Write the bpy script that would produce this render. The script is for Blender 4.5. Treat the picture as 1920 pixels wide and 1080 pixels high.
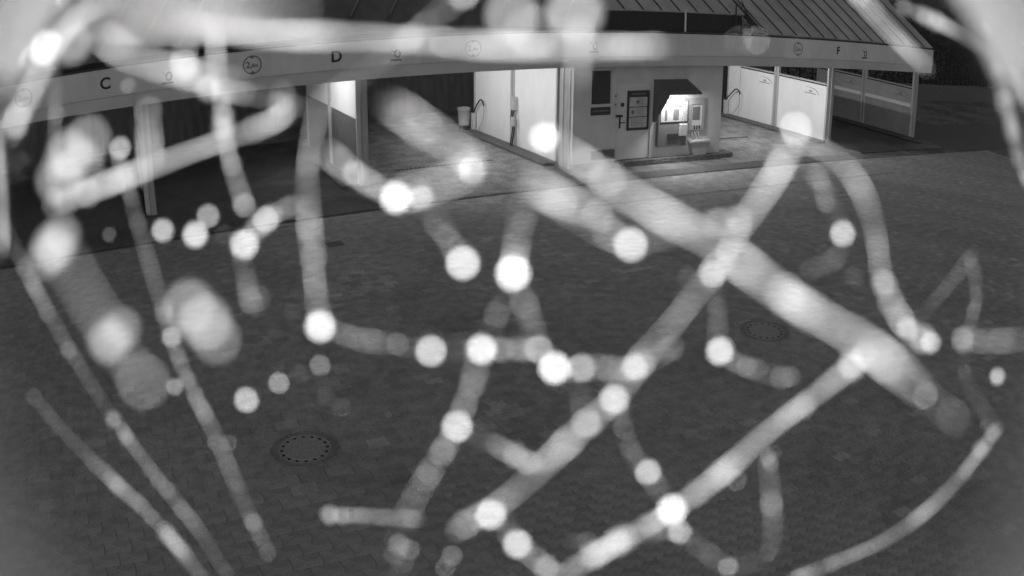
import bpy, bmesh, math, random
import numpy as np
from mathutils import Vector, Matrix

random.seed(7)
R = math.radians
scene = bpy.context.scene
COL = scene.collection
for _o in list(bpy.data.objects):
    bpy.data.objects.remove(_o)

# ---------------------------------------------------------------- light settings
SUN_EL, SKY_STR = 3.0, .15
LAMPS = [(8.3, 19.7, 112, 42, 'ceiling tube lamp over the lit bay left of the kiosk, front one'), (8.3, 22.8, 92, 68, 'ceiling tube lamp over the lit bay left of the kiosk, rear one'),
         (18.2, 19.6, 155, 28, 'ceiling tube lamp over the lit bay right of the kiosk, front one'), (18.2, 22.8, 92, 64, 'ceiling tube lamp over the lit bay right of the kiosk, rear one'),
         (4.0, 20.4, 85, 64, 'ceiling tube lamp close to the wall in the dark bay')]
KIOSK_LEFT = 11.05
HOOD_W = 46.0
LED_W, LED_CONE, LED_R = 4.2, 124, .0275
RING_R, RING_Z = .0216, .026
VIS_R, VIS_Z = .0888, .12

# ---------------------------------------------------------------- camera
CAM_H, YAW, PITCH, ROLL = 5.019, 0.46886, 0.36647, 0.0094
LENS_F, LENS_A = 1618.83, -0.0943          # lens mapping in pixels of a 1920 frame: r = F (t + A t^3)
fw = Vector((math.sin(YAW) * math.cos(PITCH), math.cos(YAW) * math.cos(PITCH), -math.sin(PITCH)))
rt0 = Vector((math.cos(YAW), -math.sin(YAW), 0))
up0 = rt0.cross(fw)
rt = math.cos(ROLL) * rt0 + math.sin(ROLL) * up0
up = -math.sin(ROLL) * rt0 + math.cos(ROLL) * up0
CAM_M = Matrix(((rt.x, up.x, -fw.x, 0), (rt.y, up.y, -fw.y, 0), (rt.z, up.z, -fw.z, CAM_H), (0, 0, 0, 1)))
cd = bpy.data.cameras.new('camera')
cam = bpy.data.objects.new('camera', cd)
COL.objects.link(cam)
cam.matrix_world = CAM_M
scene.camera = cam
scene.render.engine = 'CYCLES'
cd.type = 'PANO'
cd.sensor_width = 36.0
cd.clip_start = 0.01
cd.clip_end = 400
_r = np.linspace(1, 1120, 300)
_t = _r / LENS_F
for _ in range(60):
    _t = _r / LENS_F - LENS_A * _t ** 3
_mm = _r * 36.0 / 1920.0
_c = np.linalg.lstsq(np.stack([_mm, _mm ** 2, _mm ** 3, _mm ** 4], 1), _t, rcond=None)[0]
pc = getattr(cd, 'cycles', cd)
pc = pc if hasattr(pc, 'panorama_type') else cd
pc.panorama_type = 'FISHEYE_LENS_POLYNOMIAL'
pc.fisheye_fov = R(180)
pc.fisheye_polynomial_k0 = 0.0
pc.fisheye_polynomial_k1 = -float(_c[0])
pc.fisheye_polynomial_k2 = -float(_c[1])
pc.fisheye_polynomial_k3 = -float(_c[2])
pc.fisheye_polynomial_k4 = -float(_c[3])
APERTURE = 0.0070                            # metres across
cd.dof.use_dof = True
cd.dof.focus_distance = 15.0
cd.lens = 4.0
cd.dof.aperture_fstop = cd.lens * 0.001 / APERTURE

# ---------------------------------------------------------------- sky (dusk, seen by a monochrome night camera)
w = bpy.data.worlds.new('World')
scene.world = w
w.use_nodes = True
nt = w.node_tree
sky = nt.nodes.new('ShaderNodeTexSky')
sky.sky_type = 'NISHITA'
sky.sun_disc = False
sky.sun_elevation = R(SUN_EL)
sky.sun_rotation = R(215)
bw = nt.nodes.new('ShaderNodeRGBToBW')
nt.links.new(sky.outputs[0], bw.inputs[0])
bg = nt.nodes['Background']
nt.links.new(bw.outputs[0], bg.inputs[0])
bg.inputs[1].default_value = SKY_STR
vs = scene.view_settings
scene.display_settings.display_device = 'sRGB'
vs.view_transform = 'Standard'
vs.look = 'None'
vs.exposure = 0
vs.gamma = 1
vs.use_curve_mapping = False
scene.cycles.use_denoising = True
scene.cycles.max_bounces = 6
scene.cycles.sampling_pattern = 'BLUE_NOISE'
scene.cycles.denoising_input_passes = 'RGB_ALBEDO'
scene.cycles.use_adaptive_sampling = False
scene.cycles.sample_clamp_indirect = 6.0


# ---------------------------------------------------------------- helpers
def mat(name, v, rough=.7, metal=0.0, noise=0.0, nscale=8.0, bump=0.0, bscale=60.0, spec=.3, stain=0.0, attr=None, stretch=None):
    """grey procedural material: base value v, cloudy variation, fine grain bump, optional stains."""
    m = bpy.data.materials.new(name)
    m.use_nodes = True
    n = m.node_tree
    b = n.nodes['Principled BSDF']
    b.inputs['Roughness'].default_value = rough
    b.inputs['Metallic'].default_value = metal
    b.inputs['Specular IOR Level'].default_value = spec
    val = n.nodes.new('ShaderNodeValue')
    val.outputs[0].default_value = v
    out = val.outputs[0]
    tc = n.nodes.new('ShaderNodeTexCoord')
    src = tc.outputs['Object']
    if stretch:
        mp = n.nodes.new('ShaderNodeMapping')
        mp.inputs['Scale'].default_value = stretch
        n.links.new(src, mp.inputs[0])
        src = mp.outputs[0]

    def mul(o, k):
        x = n.nodes.new('ShaderNodeMath')
        x.operation = 'MULTIPLY'
        n.links.new(o, x.inputs[0])
        if isinstance(k, float):
            x.inputs[1].default_value = k
        else:
            n.links.new(k, x.inputs[1])
        return x.outputs[0]

    def noisy(scale, lo, hi, detail=6.0, a=.35, c=.65):
        t = n.nodes.new('ShaderNodeTexNoise')
        t.inputs['Scale'].default_value = scale
        t.inputs['Detail'].default_value = detail
        n.links.new(src, t.inputs['Vector'])
        r = n.nodes.new('ShaderNodeMapRange')
        r.inputs['From Min'].default_value = a
        r.inputs['From Max'].default_value = c
        r.inputs['To Min'].default_value = lo
        r.inputs['To Max'].default_value = hi
        n.links.new(t.outputs[0], r.inputs[0])
        return r.outputs[0]
    if noise:
        out = mul(out, noisy(nscale, 1 - noise, 1 + noise))
    if stain:
        out = mul(out, noisy(nscale * .18, 1 - stain, 1.0 + stain * .4, 4.0, .38, .6))
    if attr:
        at = n.nodes.new('ShaderNodeAttribute')
        at.attribute_name = attr
        out = mul(out, at.outputs['Fac'])
    n.links.new(out, b.inputs['Base Color'])
    if bump:
        t = n.nodes.new('ShaderNodeTexNoise')
        t.inputs['Scale'].default_value = bscale
        t.inputs['Detail'].default_value = 5
        n.links.new(src, t.inputs['Vector'])
        bp = n.nodes.new('ShaderNodeBump')
        bp.inputs['Strength'].default_value = bump
        bp.inputs['Distance'].default_value = .01
        n.links.new(t.outputs[0], bp.inputs['Height'])
        n.links.new(bp.outputs[0], b.inputs['Normal'])
    return m


def obj(name, bm, m, parent=None, loc=None, smooth=False):
    me = bpy.data.meshes.new(name)
    bm.normal_update()
    bm.to_mesh(me)
    bm.free()
    me.materials.append(m)
    if smooth:
        for p in me.polygons:
            p.use_smooth = True
    o = bpy.data.objects.new(name, me)
    COL.objects.link(o)
    if parent is not None:
        o.parent = parent
    if loc:
        o.location = loc
    return o


def thing(name, label, cat, loc=(0, 0, 0), group=None):
    o = bpy.data.objects.new(name, None)
    COL.objects.link(o)
    o.location = loc
    o.empty_display_size = .1
    return tag(o, label, cat, group)


def tag(o, label, cat, group=None):
    o['label'] = label
    o['category'] = cat
    if group:
        o['group'] = group
    return o


def struct(o):
    o['kind'] = 'structure'
    return o


def box(bm, x0, x1, y0, y1, z0, z1, bev=0.0):
    vs_ = [bm.verts.new(p) for p in ((x0, y0, z0), (x1, y0, z0), (x1, y1, z0), (x0, y1, z0), (x0, y0, z1), (x1, y0, z1), (x1, y1, z1), (x0, y1, z1))]
    fs = [bm.faces.new([vs_[i] for i in f]) for f in ((3, 2, 1, 0), (4, 5, 6, 7), (0, 1, 5, 4), (1, 2, 6, 5), (2, 3, 7, 6), (3, 0, 4, 7))]
    if bev:
        es = {e for f in fs for e in f.edges}
        bmesh.ops.bevel(bm, geom=list(es), offset=bev, segments=1, affect='EDGES')
    return bm


def B(*a, **k):
    return box(bmesh.new(), *a, **k)


def prism(bm, pts, axis, a0, a1):
    """polygon pts (2-D) pushed along axis (0, 1 or 2) from a0 to a1"""
    def mk(p, a):
        q = list(p)
        q.insert(axis, a)
        return bm.verts.new(q)
    A = [mk(p, a0) for p in pts]
    Z = [mk(p, a1) for p in pts]
    bm.faces.new(A)
    bm.faces.new(Z[::-1])
    for i in range(len(pts)):
        j = (i + 1) % len(pts)
        bm.faces.new((A[j], A[i], Z[i], Z[j]))
    bmesh.ops.recalc_face_normals(bm, faces=bm.faces[:])
    return bm


def tube(bm, pts, rad, seg=8, cap=True):
    pts = [Vector(p) for p in pts]
    rings = []
    prev = None
    for i, p in enumerate(pts):
        t = (pts[min(i + 1, len(pts) - 1)] - pts[max(i - 1, 0)]).normalized()
        if prev is None:
            ref = Vector((0, 0, 1)) if abs(t.z) < .9 else Vector((1, 0, 0))
            prev = t.cross(ref).normalized()
        n1 = (prev - t * prev.dot(t)).normalized()
        prev = n1
        n2 = t.cross(n1)
        r = rad[i] if isinstance(rad, (list, tuple)) else rad
        rings.append([bm.verts.new(p + n1 * math.cos(2 * math.pi * k / seg) * r + n2 * math.sin(2 * math.pi * k / seg) * r) for k in range(seg)])
    for a, b in zip(rings, rings[1:]):
        for k in range(seg):
            bm.faces.new((a[k], a[(k + 1) % seg], b[(k + 1) % seg], b[k]))
    if cap:
        bm.faces.new(rings[0][::-1])
        bm.faces.new(rings[-1])
    return bm


def lathe(bm, prof, seg=24, cx=0, cy=0):
    """profile of (radius, z) turned about a vertical axis; radius 0 closes"""
    rings = []
    for r, z in prof:
        if r == 0:
            rings.append([bm.verts.new((cx, cy, z))])
        else:
            rings.append([bm.verts.new((cx + r * math.cos(2 * math.pi * k / seg), cy + r * math.sin(2 * math.pi * k / seg), z)) for k in range(seg)])
    for a, b in zip(rings, rings[1:]):
        for k in range(seg):
            k2 = (k + 1) % seg
            if len(a) == 1 and len(b) > 1:
                bm.faces.new((a[0], b[k], b[k2]))
            elif len(b) == 1 and len(a) > 1:
                bm.faces.new((a[k], a[k2], b[0]))
            elif len(a) > 1:
                bm.faces.new((a[k], a[k2], b[k2], b[k]))
    return bm


def smooth_path(P, n=6):
    P = [Vector(p) for p in P]
    Q = [P[0] * 2 - P[1]] + P + [P[-1] * 2 - P[-2]]
    r = []
    for i in range(1, len(Q) - 2):
        p0, p1, p2, p3 = Q[i - 1:i + 3]
        for k in range(n):
            t = k / n
            r.append(.5 * (2 * p1 + (p2 - p0) * t + (2 * p0 - 5 * p1 + 4 * p2 - p3) * t * t + (3 * p1 - p0 - 3 * p2 + p3) * t ** 3))
    r.append(P[-1])
    return r


def text(name, s, size, m, parent, loc, bold=0.0, depth=.002):
    """lettering standing on a wall that faces -Y"""
    cu = bpy.data.curves.new(name, 'FONT')
    cu.body = s
    cu.size = size
    cu.align_x = 'CENTER'
    cu.align_y = 'CENTER'
    cu.extrude = depth
    cu.offset = bold
    t = bpy.data.objects.new(name + '_tmp', cu)
    COL.objects.link(t)
    dg = bpy.context.evaluated_depsgraph_get()
    me = bpy.data.meshes.new_from_object(t.evaluated_get(dg))
    bpy.data.objects.remove(t)
    me.transform(Matrix.Rotation(R(90), 4, 'X'))
    me.materials.clear()
    me.materials.append(m)
    o = bpy.data.objects.new(name, me)
    COL.objects.link(o)
    o.parent = parent
    o.location = loc
    return o


_obj = obj


def obj(name, bm, m, parent=None, loc=None, smooth=False):
    """meshes are written in world coordinates; a child of an Empty is shifted back by the Empty's place"""
    o = _obj(name, bm, m, parent, loc, smooth)
    if parent is not None and loc is None and parent.type == 'EMPTY':
        o.location = -parent.location
    return o


# ---------------------------------------------------------------- materials
M = {}
M['paver'] = mat('paver_concrete', .40, .75, noise=.13, nscale=30, bump=.18, bscale=140, stain=.16, attr='shade')
M['joint'] = mat('joint_sand', .15, .95, noise=.3, nscale=20)
M['asphalt'] = mat('asphalt', .19, .85, noise=.25, nscale=3, bump=.3, bscale=120, stain=.35)
M['slab'] = mat('bay_floor_concrete', .23, .55, noise=.25, nscale=12, bump=.3, bscale=160, stain=.3)
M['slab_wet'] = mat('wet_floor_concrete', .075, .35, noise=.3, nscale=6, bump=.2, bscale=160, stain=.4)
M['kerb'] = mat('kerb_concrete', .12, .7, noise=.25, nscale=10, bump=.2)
M['kerb_light'] = mat('pale_kerb_concrete', .26, .8, noise=.2, nscale=10, bump=.2)
M['white'] = mat('white_wall_panel', .78, .4, noise=.025, nscale=3, stain=.05, stretch=(1, 1, .5))
M['grey_panel'] = mat('grey_wall_panel', .42, .45, noise=.05, nscale=3, stain=.1)
M['deep_panel'] = mat('deep_grey_panel', .15, .45, noise=.08, nscale=3, stain=.15)
M['dark_panel'] = mat('dark_wall_panel', .34, .45, noise=.08, nscale=3, stain=.15)
M['alu'] = mat('aluminium_post', .50, .4, metal=.25, noise=.05, nscale=4)
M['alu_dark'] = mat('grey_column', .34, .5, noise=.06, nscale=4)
M['fascia'] = mat('fascia_paint', .55, .45, noise=.035, nscale=5, stain=.07, stretch=(1.2, 1, .4))
M['band'] = mat('fascia_band_paint', .46, .5, noise=.05, nscale=2, stain=.08)
M['ink'] = mat('black_print', .03, .5)
M['ink_grey'] = mat('grey_print', .16, .5)
M['gutter'] = mat('dark_gutter', .05, .5)
M['soffit'] = mat('soffit_board', .45, .6, noise=.05)
M['roof'] = mat('roof_sheet', .40, .5, noise=.10, nscale=2, stain=.15)
M['roof_dark'] = mat('dark_roof_sheet', .11, .55, noise=.15, nscale=2, stain=.2)
M['steel_dark'] = mat('dark_steel', .05, .5, metal=.3)
M['kiosk'] = mat('kiosk_wall_paint', .50, .6, noise=.05, nscale=3, stain=.1)
M['door'] = mat('door_paint', .54, .5, noise=.04, nscale=3, stain=.06)
M['pane'] = mat('dark_window_pane', .06, .2, spec=.5)
M['plate'] = mat('dark_plate', .05, .4)
M['paper'] = mat('notice_paper', .42, .8, noise=.05, nscale=9)
M['hood'] = mat('hood_sheet', .14, .5, noise=.08)
M['machine'] = mat('machine_face', .42, .35, noise=.03)
M['machine_grey'] = mat('machine_body', .15, .45, noise=.06, nscale=5)
M['iron'] = mat('cast_iron', .31, .6, metal=.2, noise=.2, nscale=20, bump=.3, bscale=120)
M['iron_fill'] = mat('cover_infill', .40, .75, noise=.2, nscale=40, bump=.5, bscale=180)
M['rubber'] = mat('black_rubber', .025, .6)
M['plastic'] = mat('grey_plastic', .45, .5, noise=.05)
M['leaf'] = mat('hedge_leaf', .04, .6, attr='shade')
M['fence'] = mat('dark_fence_board', .12, .8, noise=.2, nscale=5, bump=.2, stretch=(1, 1, .15))
M['stem'] = mat('hedge_stem', .05, .9)
M['silk'] = mat('spider_silk', .33, .5, spec=.2)
M['silk_dark'] = mat('dark_spider_silk', .175, .6, spec=.1)  # same silk in a darker grey, picked per thread
M['dew_dull'] = mat('dull_dew_water', .11, .6, spec=.05)
M['dew_faint'] = mat('faint_dew_water', .32, .6, spec=.1)
M['dew'] = mat('dew_water', .86, .35, spec=.5)
M['visor'] = mat('sun_visor_plastic', .06, .6)
M['housing'] = mat('camera_housing_plastic', .8, .5, noise=.03)

# ---------------------------------------------------------------- ground
bm = bmesh.new()
g = 90
f = bm.faces.new([bm.verts.new(p) for p in ((-g, -g, -.016), (g * 1.2, -g, -.016), (g * 1.2, g, -.016), (-g, g, -.016))])
ground = struct(obj('ground', bm, M['asphalt']))


def project(P):
    P = np.asarray(P, float) - np.array([0, 0, CAM_H])
    z = P @ np.array(fw)
    x = P @ np.array(rt)
    y = P @ np.array(up)
    rho = np.hypot(x, y)
    th = np.arctan2(rho, z)
    k = LENS_F * (th + LENS_A * th ** 3) / np.maximum(rho, 1e-9)
    return 960 + x * k, 540 - y * k, np.linalg.norm(P, axis=1)


yard = struct(obj('yard_paving', B(-8, 29.2, 1.0, 17.14, -.14, -.010), M['joint']))
PL, PW, JT = .225, .150, .0035
WAVE = .017


def zig(x):
    t = (x / PL * 2) % 1.0
    return WAVE * (4 * abs(t - .5) - 1)


def paver_outline():
    xs = [0, PL * .25, PL * .5, PL * .75, PL]
    lo = [(x, zig(x) + JT / 2) for x in xs]
    hi = [(x, PW + zig(x) - JT / 2) for x in xs]
    pts = lo + hi[::-1]
    return [(min(max(x, JT / 2), PL - JT / 2) - PL / 2, y - PW / 2) for x, y in pts]


def slab_outline(a=.30, b=.20):
    return [(-a / 2 + JT / 2, -b / 2 + JT / 2), (a / 2 - JT / 2, -b / 2 + JT / 2), (a / 2 - JT / 2, b / 2 - JT / 2), (-a / 2 + JT / 2, b / 2 - JT / 2)]


def paver_mesh(outline):
    n = len(outline)
    V, F = [], []
    for px, py in outline:
        V.append((px, py, -.010))
    for px, py in outline:
        V.append((px, py, -.0035))
    for px, py in outline:
        s = .965
        V.append((px * s, py * s * .985, 0))
    F.append(list(range(2 * n, 3 * n)))
    for k in range(n):
        j = (k + 1) % n
        F.append([k, j, n + j, n + k])
        F.append([n + k, n + j, 2 * n + j, 2 * n + k])
    return V, F


UV, UF = paver_mesh(paver_outline())
SV, SF = paver_mesh(slab_outline())
KV, KF = paver_mesh(slab_outline(.17, .30))
KV = [(a, b, c + .004) for a, b, c in KV]
HV, HF = paver_mesh(slab_outline(.095, .20))
SHAPES = ((UV, UF), (SV, SF), (KV, KF), (HV, HF))


def in_slab_zone(x, y):
    return x < 2.56 and y < 9.3


spots = []
row = 0
y = 1.2
while y < 17.0:
    x = -7.6 + (row % 2) * PL / 2
    while x < 29.0:
        spots.append((x, y, 0))
        x += PL
    y += PW
    row += 1
row = 0
y = 1.2
while y < 9.3:
    x = -7.5 + (row % 2) * .15
    while x < 2.45:
        spots.append((x, y, 1))
        x += .30
    if row % 2:
        spots.append((2.446, y, 3))
    y += .20
    row += 1
spots = [s for s in spots if (s[2] == 3) or (s[2] == 1 and s[0] < 2.46) or (s[2] == 0 and (s[0] > 2.555 or s[1] > 9.34))]
yy = 1.2
while yy < 9.2:
    spots.append((2.575, yy, 2))      # border course of plain kerb stones
    yy += .30
spots.append((2.575, 9.27, 2))
xx = -7.5
while xx < 2.5:
    spots.append((xx, 9.29, 1))
    xx += .30
P = np.array([(s[0], s[1], 0) for s in spots])
px, py, dist = project(P)
see = (px > -70) & (px < 1990) & (py > -20) & (py < 1160)
rng = np.random.default_rng(3)
STAINS = [(2.65, 9.32, .30, .17, .80), (4.45, 10.75, .42, .36, .82), (8.2, 11.6, .5, .18, 1.35), (5.6, 7.95, .35, .25, 1.3), (3.9, 8.05, .4, .35, 1.3), (3.4, 12.9, .9, .8, 1.25), (2.2, 10.0, .6, .35, 1.25), (6.6, 14.1, .8, .3, 1.25)]


def shade_at(x, y):
    s = rng.normal(1.0, .045)
    s *= 1 + .07 * math.sin(x * .9 + 1.3 * math.sin(y * .5)) * math.sin(y * .7 + x * .23) + .05 * math.sin(x * 2.3 + y * 1.7)
    for k in (0, 1.55):      # worn wheel tracks curving in towards the bays
        e = (x - (2.2 + k + .045 * (y - 5) ** 2)) / .16
        s *= 1 - .13 * math.exp(-e * e)
        e = (x - (13.5 + k - .06 * (y - 16) ** 2)) / .18
        s *= 1 - .10 * math.exp(-e * e)
    if rng.random() < .05:
        s *= 1.22
    for cx, cy, a, b, k in STAINS:
        q = ((x - cx) / a) ** 2 + ((y - cy) / b) ** 2
        if q < 1 and (k < 1 or rng.random() < .55):
            s *= k
    return float(np.clip(s, .35, 1.9))


def mesh_from(name, V, F, shades, m):
    me = bpy.data.meshes.new(name)
    me.from_pydata(V, [], F)
    at = me.attributes.new('shade', 'FLOAT', 'FACE')
    at.data.foreach_set('value', shades)
    me.materials.append(m)
    return me


cand = [i for i in range(len(spots)) if see[i]]
cand.sort(key=lambda i: dist[i])
inframe = [i for i in cand if 0 < px[i] < 1920 and 0 < py[i] < 1080]
single = set(inframe[:300])
kinds = {}
for t, (V, F) in enumerate(SHAPES):
    for q in range(5):
        kinds[t, q] = mesh_from('paving_block', V, F, [.90 + .05 * q] * len(F), M['paver'])
for i in sorted(single):
    x, y, t = spots[i]
    o = bpy.data.objects.new('paving_block', kinds[t, int(np.clip(round((shade_at(x, y) - .90) / .05), 0, 4))])
    COL.objects.link(o)
    o.parent = yard
    o.location = (x, y, rng.uniform(-.0015, .0015))
    o.rotation_euler = (rng.normal(0, .006), rng.normal(0, .006), rng.normal(0, .004))
V, F, S = [], [], []
for i in cand:
    if i in single:
        continue
    x, y, t = spots[i]
    bv, bf = SHAPES[t]
    b0 = len(V)
    dz, ax, ay = rng.uniform(-.0015, .0015), rng.normal(0, .006), rng.normal(0, .006)
    V += [(x + p[0], y + p[1], p[2] + dz + ax * p[1] + ay * p[0]) for p in bv]
    F += [[b0 + k for k in q] for q in bf]
    S += [shade_at(x, y)] * len(bf)
me = mesh_from('paving_blocks_beyond', V, F, S, M['paver'])
rest = bpy.data.objects.new('paving_blocks_beyond', me)
COL.objects.link(rest)
rest.parent = yard
rest['kind'] = 'stuff'

# floors of the bays, each poured as a slab of its own
BAY_X = [-10, -4.75, .32, 5.64, 11.12]
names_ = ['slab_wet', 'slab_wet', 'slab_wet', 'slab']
for k in range(4):
    fl = struct(obj('bay_floor', B(BAY_X[k] + .006, BAY_X[k + 1] - .006, 17.15, 26, -.1, .012, bev=.006), M[names_[k]]))
struct(obj('bay_floor', B(15.95, 21.6, 17.7, 26, -.1, .012, bev=.006), M['slab']))
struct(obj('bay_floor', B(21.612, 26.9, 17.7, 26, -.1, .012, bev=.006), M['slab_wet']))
struct(obj('forecourt_strip', B(11.13, 20.48, 17.15, 17.69, -.1, .003), M['kerb']))
struct(obj('side_pavement', B(26.95, 40, 17.2, 21.5, -.1, .02, bev=.01), M['kerb']))
struct(obj('kerb_line', B(8.6, 20.4, 15.30, 15.38, -.1, .006), M['kerb_light']))

# ---------------------------------------------------------------- roof with its fascia
roof = thing('car_wash_roof', 'long pale fascia and seamed roof over the row of wash bays', 'roof', (8.5, 17.8, 2.76))
joints = [-9.8, -4.73, .32, 5.37, 10.43, 15.5, 20.55, 25.6]
panels = []
for a, b in zip(joints, joints[1:]):
    p = obj('fascia_panel', B(a + .003, b - .003, 17.80, 17.88, 3.036, 3.62, bev=.004), M['fascia'], roof)
    panels.append((a, b, p))
    obj('fascia_band', B(a + .003, b - .003, 17.825, 17.90, 2.764, 3.03, bev=.004), M['band'], roof)
obj('gutter', B(-9.8, 25.6, 17.885, 18.12, 3.60, 3.655), M['gutter'], roof)
obj('soffit', B(-9.8, 25.58, 17.905, 25.2, 2.87, 2.93), M['soffit'], roof)
SL = R(33)


def roof_panel(x0, x1, y0, z0, run, m, rib=True, sl=SL):
    c, s = math.cos(sl), math.sin(sl)
    n = Vector((0, -s, c))
    e = Vector((0, c, s))
    bm = bmesh.new()
    o = Vector((0, y0, z0))

    def bar(xa, xb, h0, h1):
        q = []
        for L in (0, run):
            for xx, h in ((xa, h0), (xb, h0), (xb, h1), (xa, h1)):
                v = o + e * L + n * h
                q.append(bm.verts.new((xx, v.y, v.z)))
        for i in range(4):
            j = (i + 1) % 4
            bm.faces.new((q[i], q[j], q[4 + j], q[4 + i]))
        bm.faces.new(q[0:4])
        bm.faces.new(q[4:8][::-1])
    bar(x0 + .002, x1 - .002, 0, .03)
    bmesh.ops.recalc_face_normals(bm, faces=bm.faces[:])
    pan = obj('roof_panel', bm, m, roof)
    if rib:
        bm = bmesh.new()
        bar(x0 + .004, x0 + .030, .031, .058)
        bmesh.ops.recalc_face_normals(bm, faces=bm.faces[:])
        obj('seam_rib', bm, M['gutter'], pan)
    return pan


x = 17.30
while x < 25.4:
    roof_panel(x, x + .62, 18.13, 3.66, 6.5, M['roof'])
    x += .62
x = 12.80
while x < 17.1:
    roof_panel(x, x + .62, 18.95, 4.16, 5.6, M['roof'])
    x += .62
obj('clerestory_strip', B(-9.5, 17.1, 19.02, 19.10, 3.58, 4.14), M['steel_dark'], roof)
# verge beam and light framework beside it
bm = bmesh.new()
tube(bm, [(17.20, 18.15, 3.60), (17.20, 18.15 + 6.2 * math.cos(SL), 3.60 + 6.2 * math.sin(SL))], .085, 4)
obj('verge_beam', bm, M['steel_dark'], roof)
for a, b, r, m in (((16.75, 18.9, 3.6), (16.75, 18.9, 4.55), .022, 'steel_dark'), ((16.95, 18.9, 4.6), (17.30, 18.6, 3.66), .02, 'steel_dark'), ((14.72, 18.72, 3.58), (14.72, 18.72, 4.25), .03, 'alu')):
    bm = bmesh.new()
    tube(bm, [a, b], r, 6)
    obj('roof_strut', bm, M[m], roof)
# hipped darker roof over the left bays
hd = Vector((.52, .36, .78)).normalized()
x = -9.0
while x < 11.6:
    bm = bmesh.new()
    a = Vector((x + .004, 18.55, 3.74))
    b = Vector((x + .93, 18.55, 3.74))
    n = (b - a).cross(hd).normalized()
    for w0, w1, h0, h1 in ((0, 1, -.03, 0), (0, .035, .002, .05)):
        q = []
        for L in (0, 3.6):
            for t, h in ((w0, h0), (w1, h0), (w1, h1), (w0, h1)):
                q.append(bm.verts.new(a.lerp(b, t) + hd * L - n * -h))
        for i in range(4):
            j = (i + 1) % 4
            bm.faces.new((q[i], q[j], q[4 + j], q[4 + i]))
        bm.faces.new(q[0:4])
        bm.faces.new(q[4:8][::-1])
    bmesh.ops.recalc_face_normals(bm, faces=bm.faces[:])
    obj('roof_panel', bm, M['roof_dark'], roof)
    x += .94


def panel_of(x):
    for a, b, p in panels:
        if a <= x < b:
            return p


FY = 17.797
for L, lx in (('C', -.27), ('D', 4.78), ('', 9.83), ('F', 20.17)):
    if L:
        text('bay_letter', L, .34, M['ink'], panel_of(lx), (lx, FY, 3.318), bold=.008)
    # height limit roundel: ring, arrowheads and figures
    sx = lx - 1.85
    pn = panel_of(sx)
    bm = bmesh.new()
    for r0, r1 in ((.178, .205),):
        n = 40
        vo = [bm.verts.new((sx + r1 * math.cos(2 * math.pi * k / n), FY, 3.318 + r1 * math.sin(2 * math.pi * k / n))) for k in range(n)]
        vi = [bm.verts.new((sx + r0 * math.cos(2 * math.pi * k / n), FY, 3.318 + r0 * math.sin(2 * math.pi * k / n))) for k in range(n)]
        for k in range(n):
            bm.faces.new((vo[k], vi[k], vi[(k + 1) % n], vo[(k + 1) % n]))
    for s in (1, -1):
        bm.faces.new([bm.verts.new(p) for p in ((sx - .06, FY, 3.318 + s * .176), (sx + .06, FY, 3.318 + s * .176), (sx, FY, 3.318 + s * .125))])
    rg = obj('height_roundel', bm, M['ink_grey'], pn)
    text('height_figure', '2,', .19, M['ink_grey'], rg, (sx - .075, FY, 3.318), bold=.004)
    text('height_figure', '4m', .11, M['ink_grey'], rg, (sx + .055, FY, 3.30), bold=.003)
    # small wash pictogram: oval over a bar with a slanting lance
    ix = lx + 1.36
    pn = panel_of(ix)
    bm = bmesh.new()
    n = 20
    for k in range(n):
        a0, a1 = 2 * math.pi * k / n, 2 * math.pi * (k + 1) / n
        bm.faces.new([bm.verts.new((ix + .03 + r * math.cos(a) * .75, FY, 3.29 + r * math.sin(a))) for r, a in ((.10, a0), (.062, a0), (.062, a1), (.10, a1))])
    for q in (((-.14, 3.13), (.12, 3.13), (.12, 3.175), (-.14, 3.175)), ((-.13, 3.40), (-.115, 3.41), (-.02, 3.31), (-.035, 3.30))):
        bm.faces.new([bm.verts.new((ix + u, FY, v)) for u, v in q])
    obj('wash_pictogram', bm, M['ink'], pn)


# ---------------------------------------------------------------- partition walls between bays
Y0, Y1, YM = 19.29, 24.53, 21.91


def logo(pn, x, yc, zc):
    """printed swoosh over a short printed line, too fine to read"""
    bm = bmesh.new()
    n = 16
    P = []
    for k in range(n + 1):
        t = k / n
        a = R(112) * (1 - t)
        P.append((yc + .02 - .50 * math.cos(a), zc - .12 + .24 * math.sin(a), .002 + .015 * t))
    for (ya, za, wa), (yb, zb, wb) in zip(P, P[1:]):
        bm.faces.new([bm.verts.new(p) for p in ((x, ya, za - wa), (x, yb, zb - wb), (x, yb, zb + wb), (x, ya, za + wa))])
    for k in range(9):
        ya = yc + .20 - k * .062
        bm.faces.new([bm.verts.new(p) for p in ((x, ya, zc - .10), (x, ya - .05, zc - .10), (x, ya - .05, zc - .072), (x, ya, zc - .072))])
    for k in range(3):
        ya = yc - .02 - k * .05
        bm.faces.new([bm.verts.new(p) for p in ((x, ya, zc - .05), (x, ya - .03, zc - .05), (x, ya - .03, zc + .03), (x, ya, zc + .03))])
    bmesh.ops.recalc_face_normals(bm, faces=bm.faces[:])
    return obj('printed_logo', bm, M['ink_grey'], pn)


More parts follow.
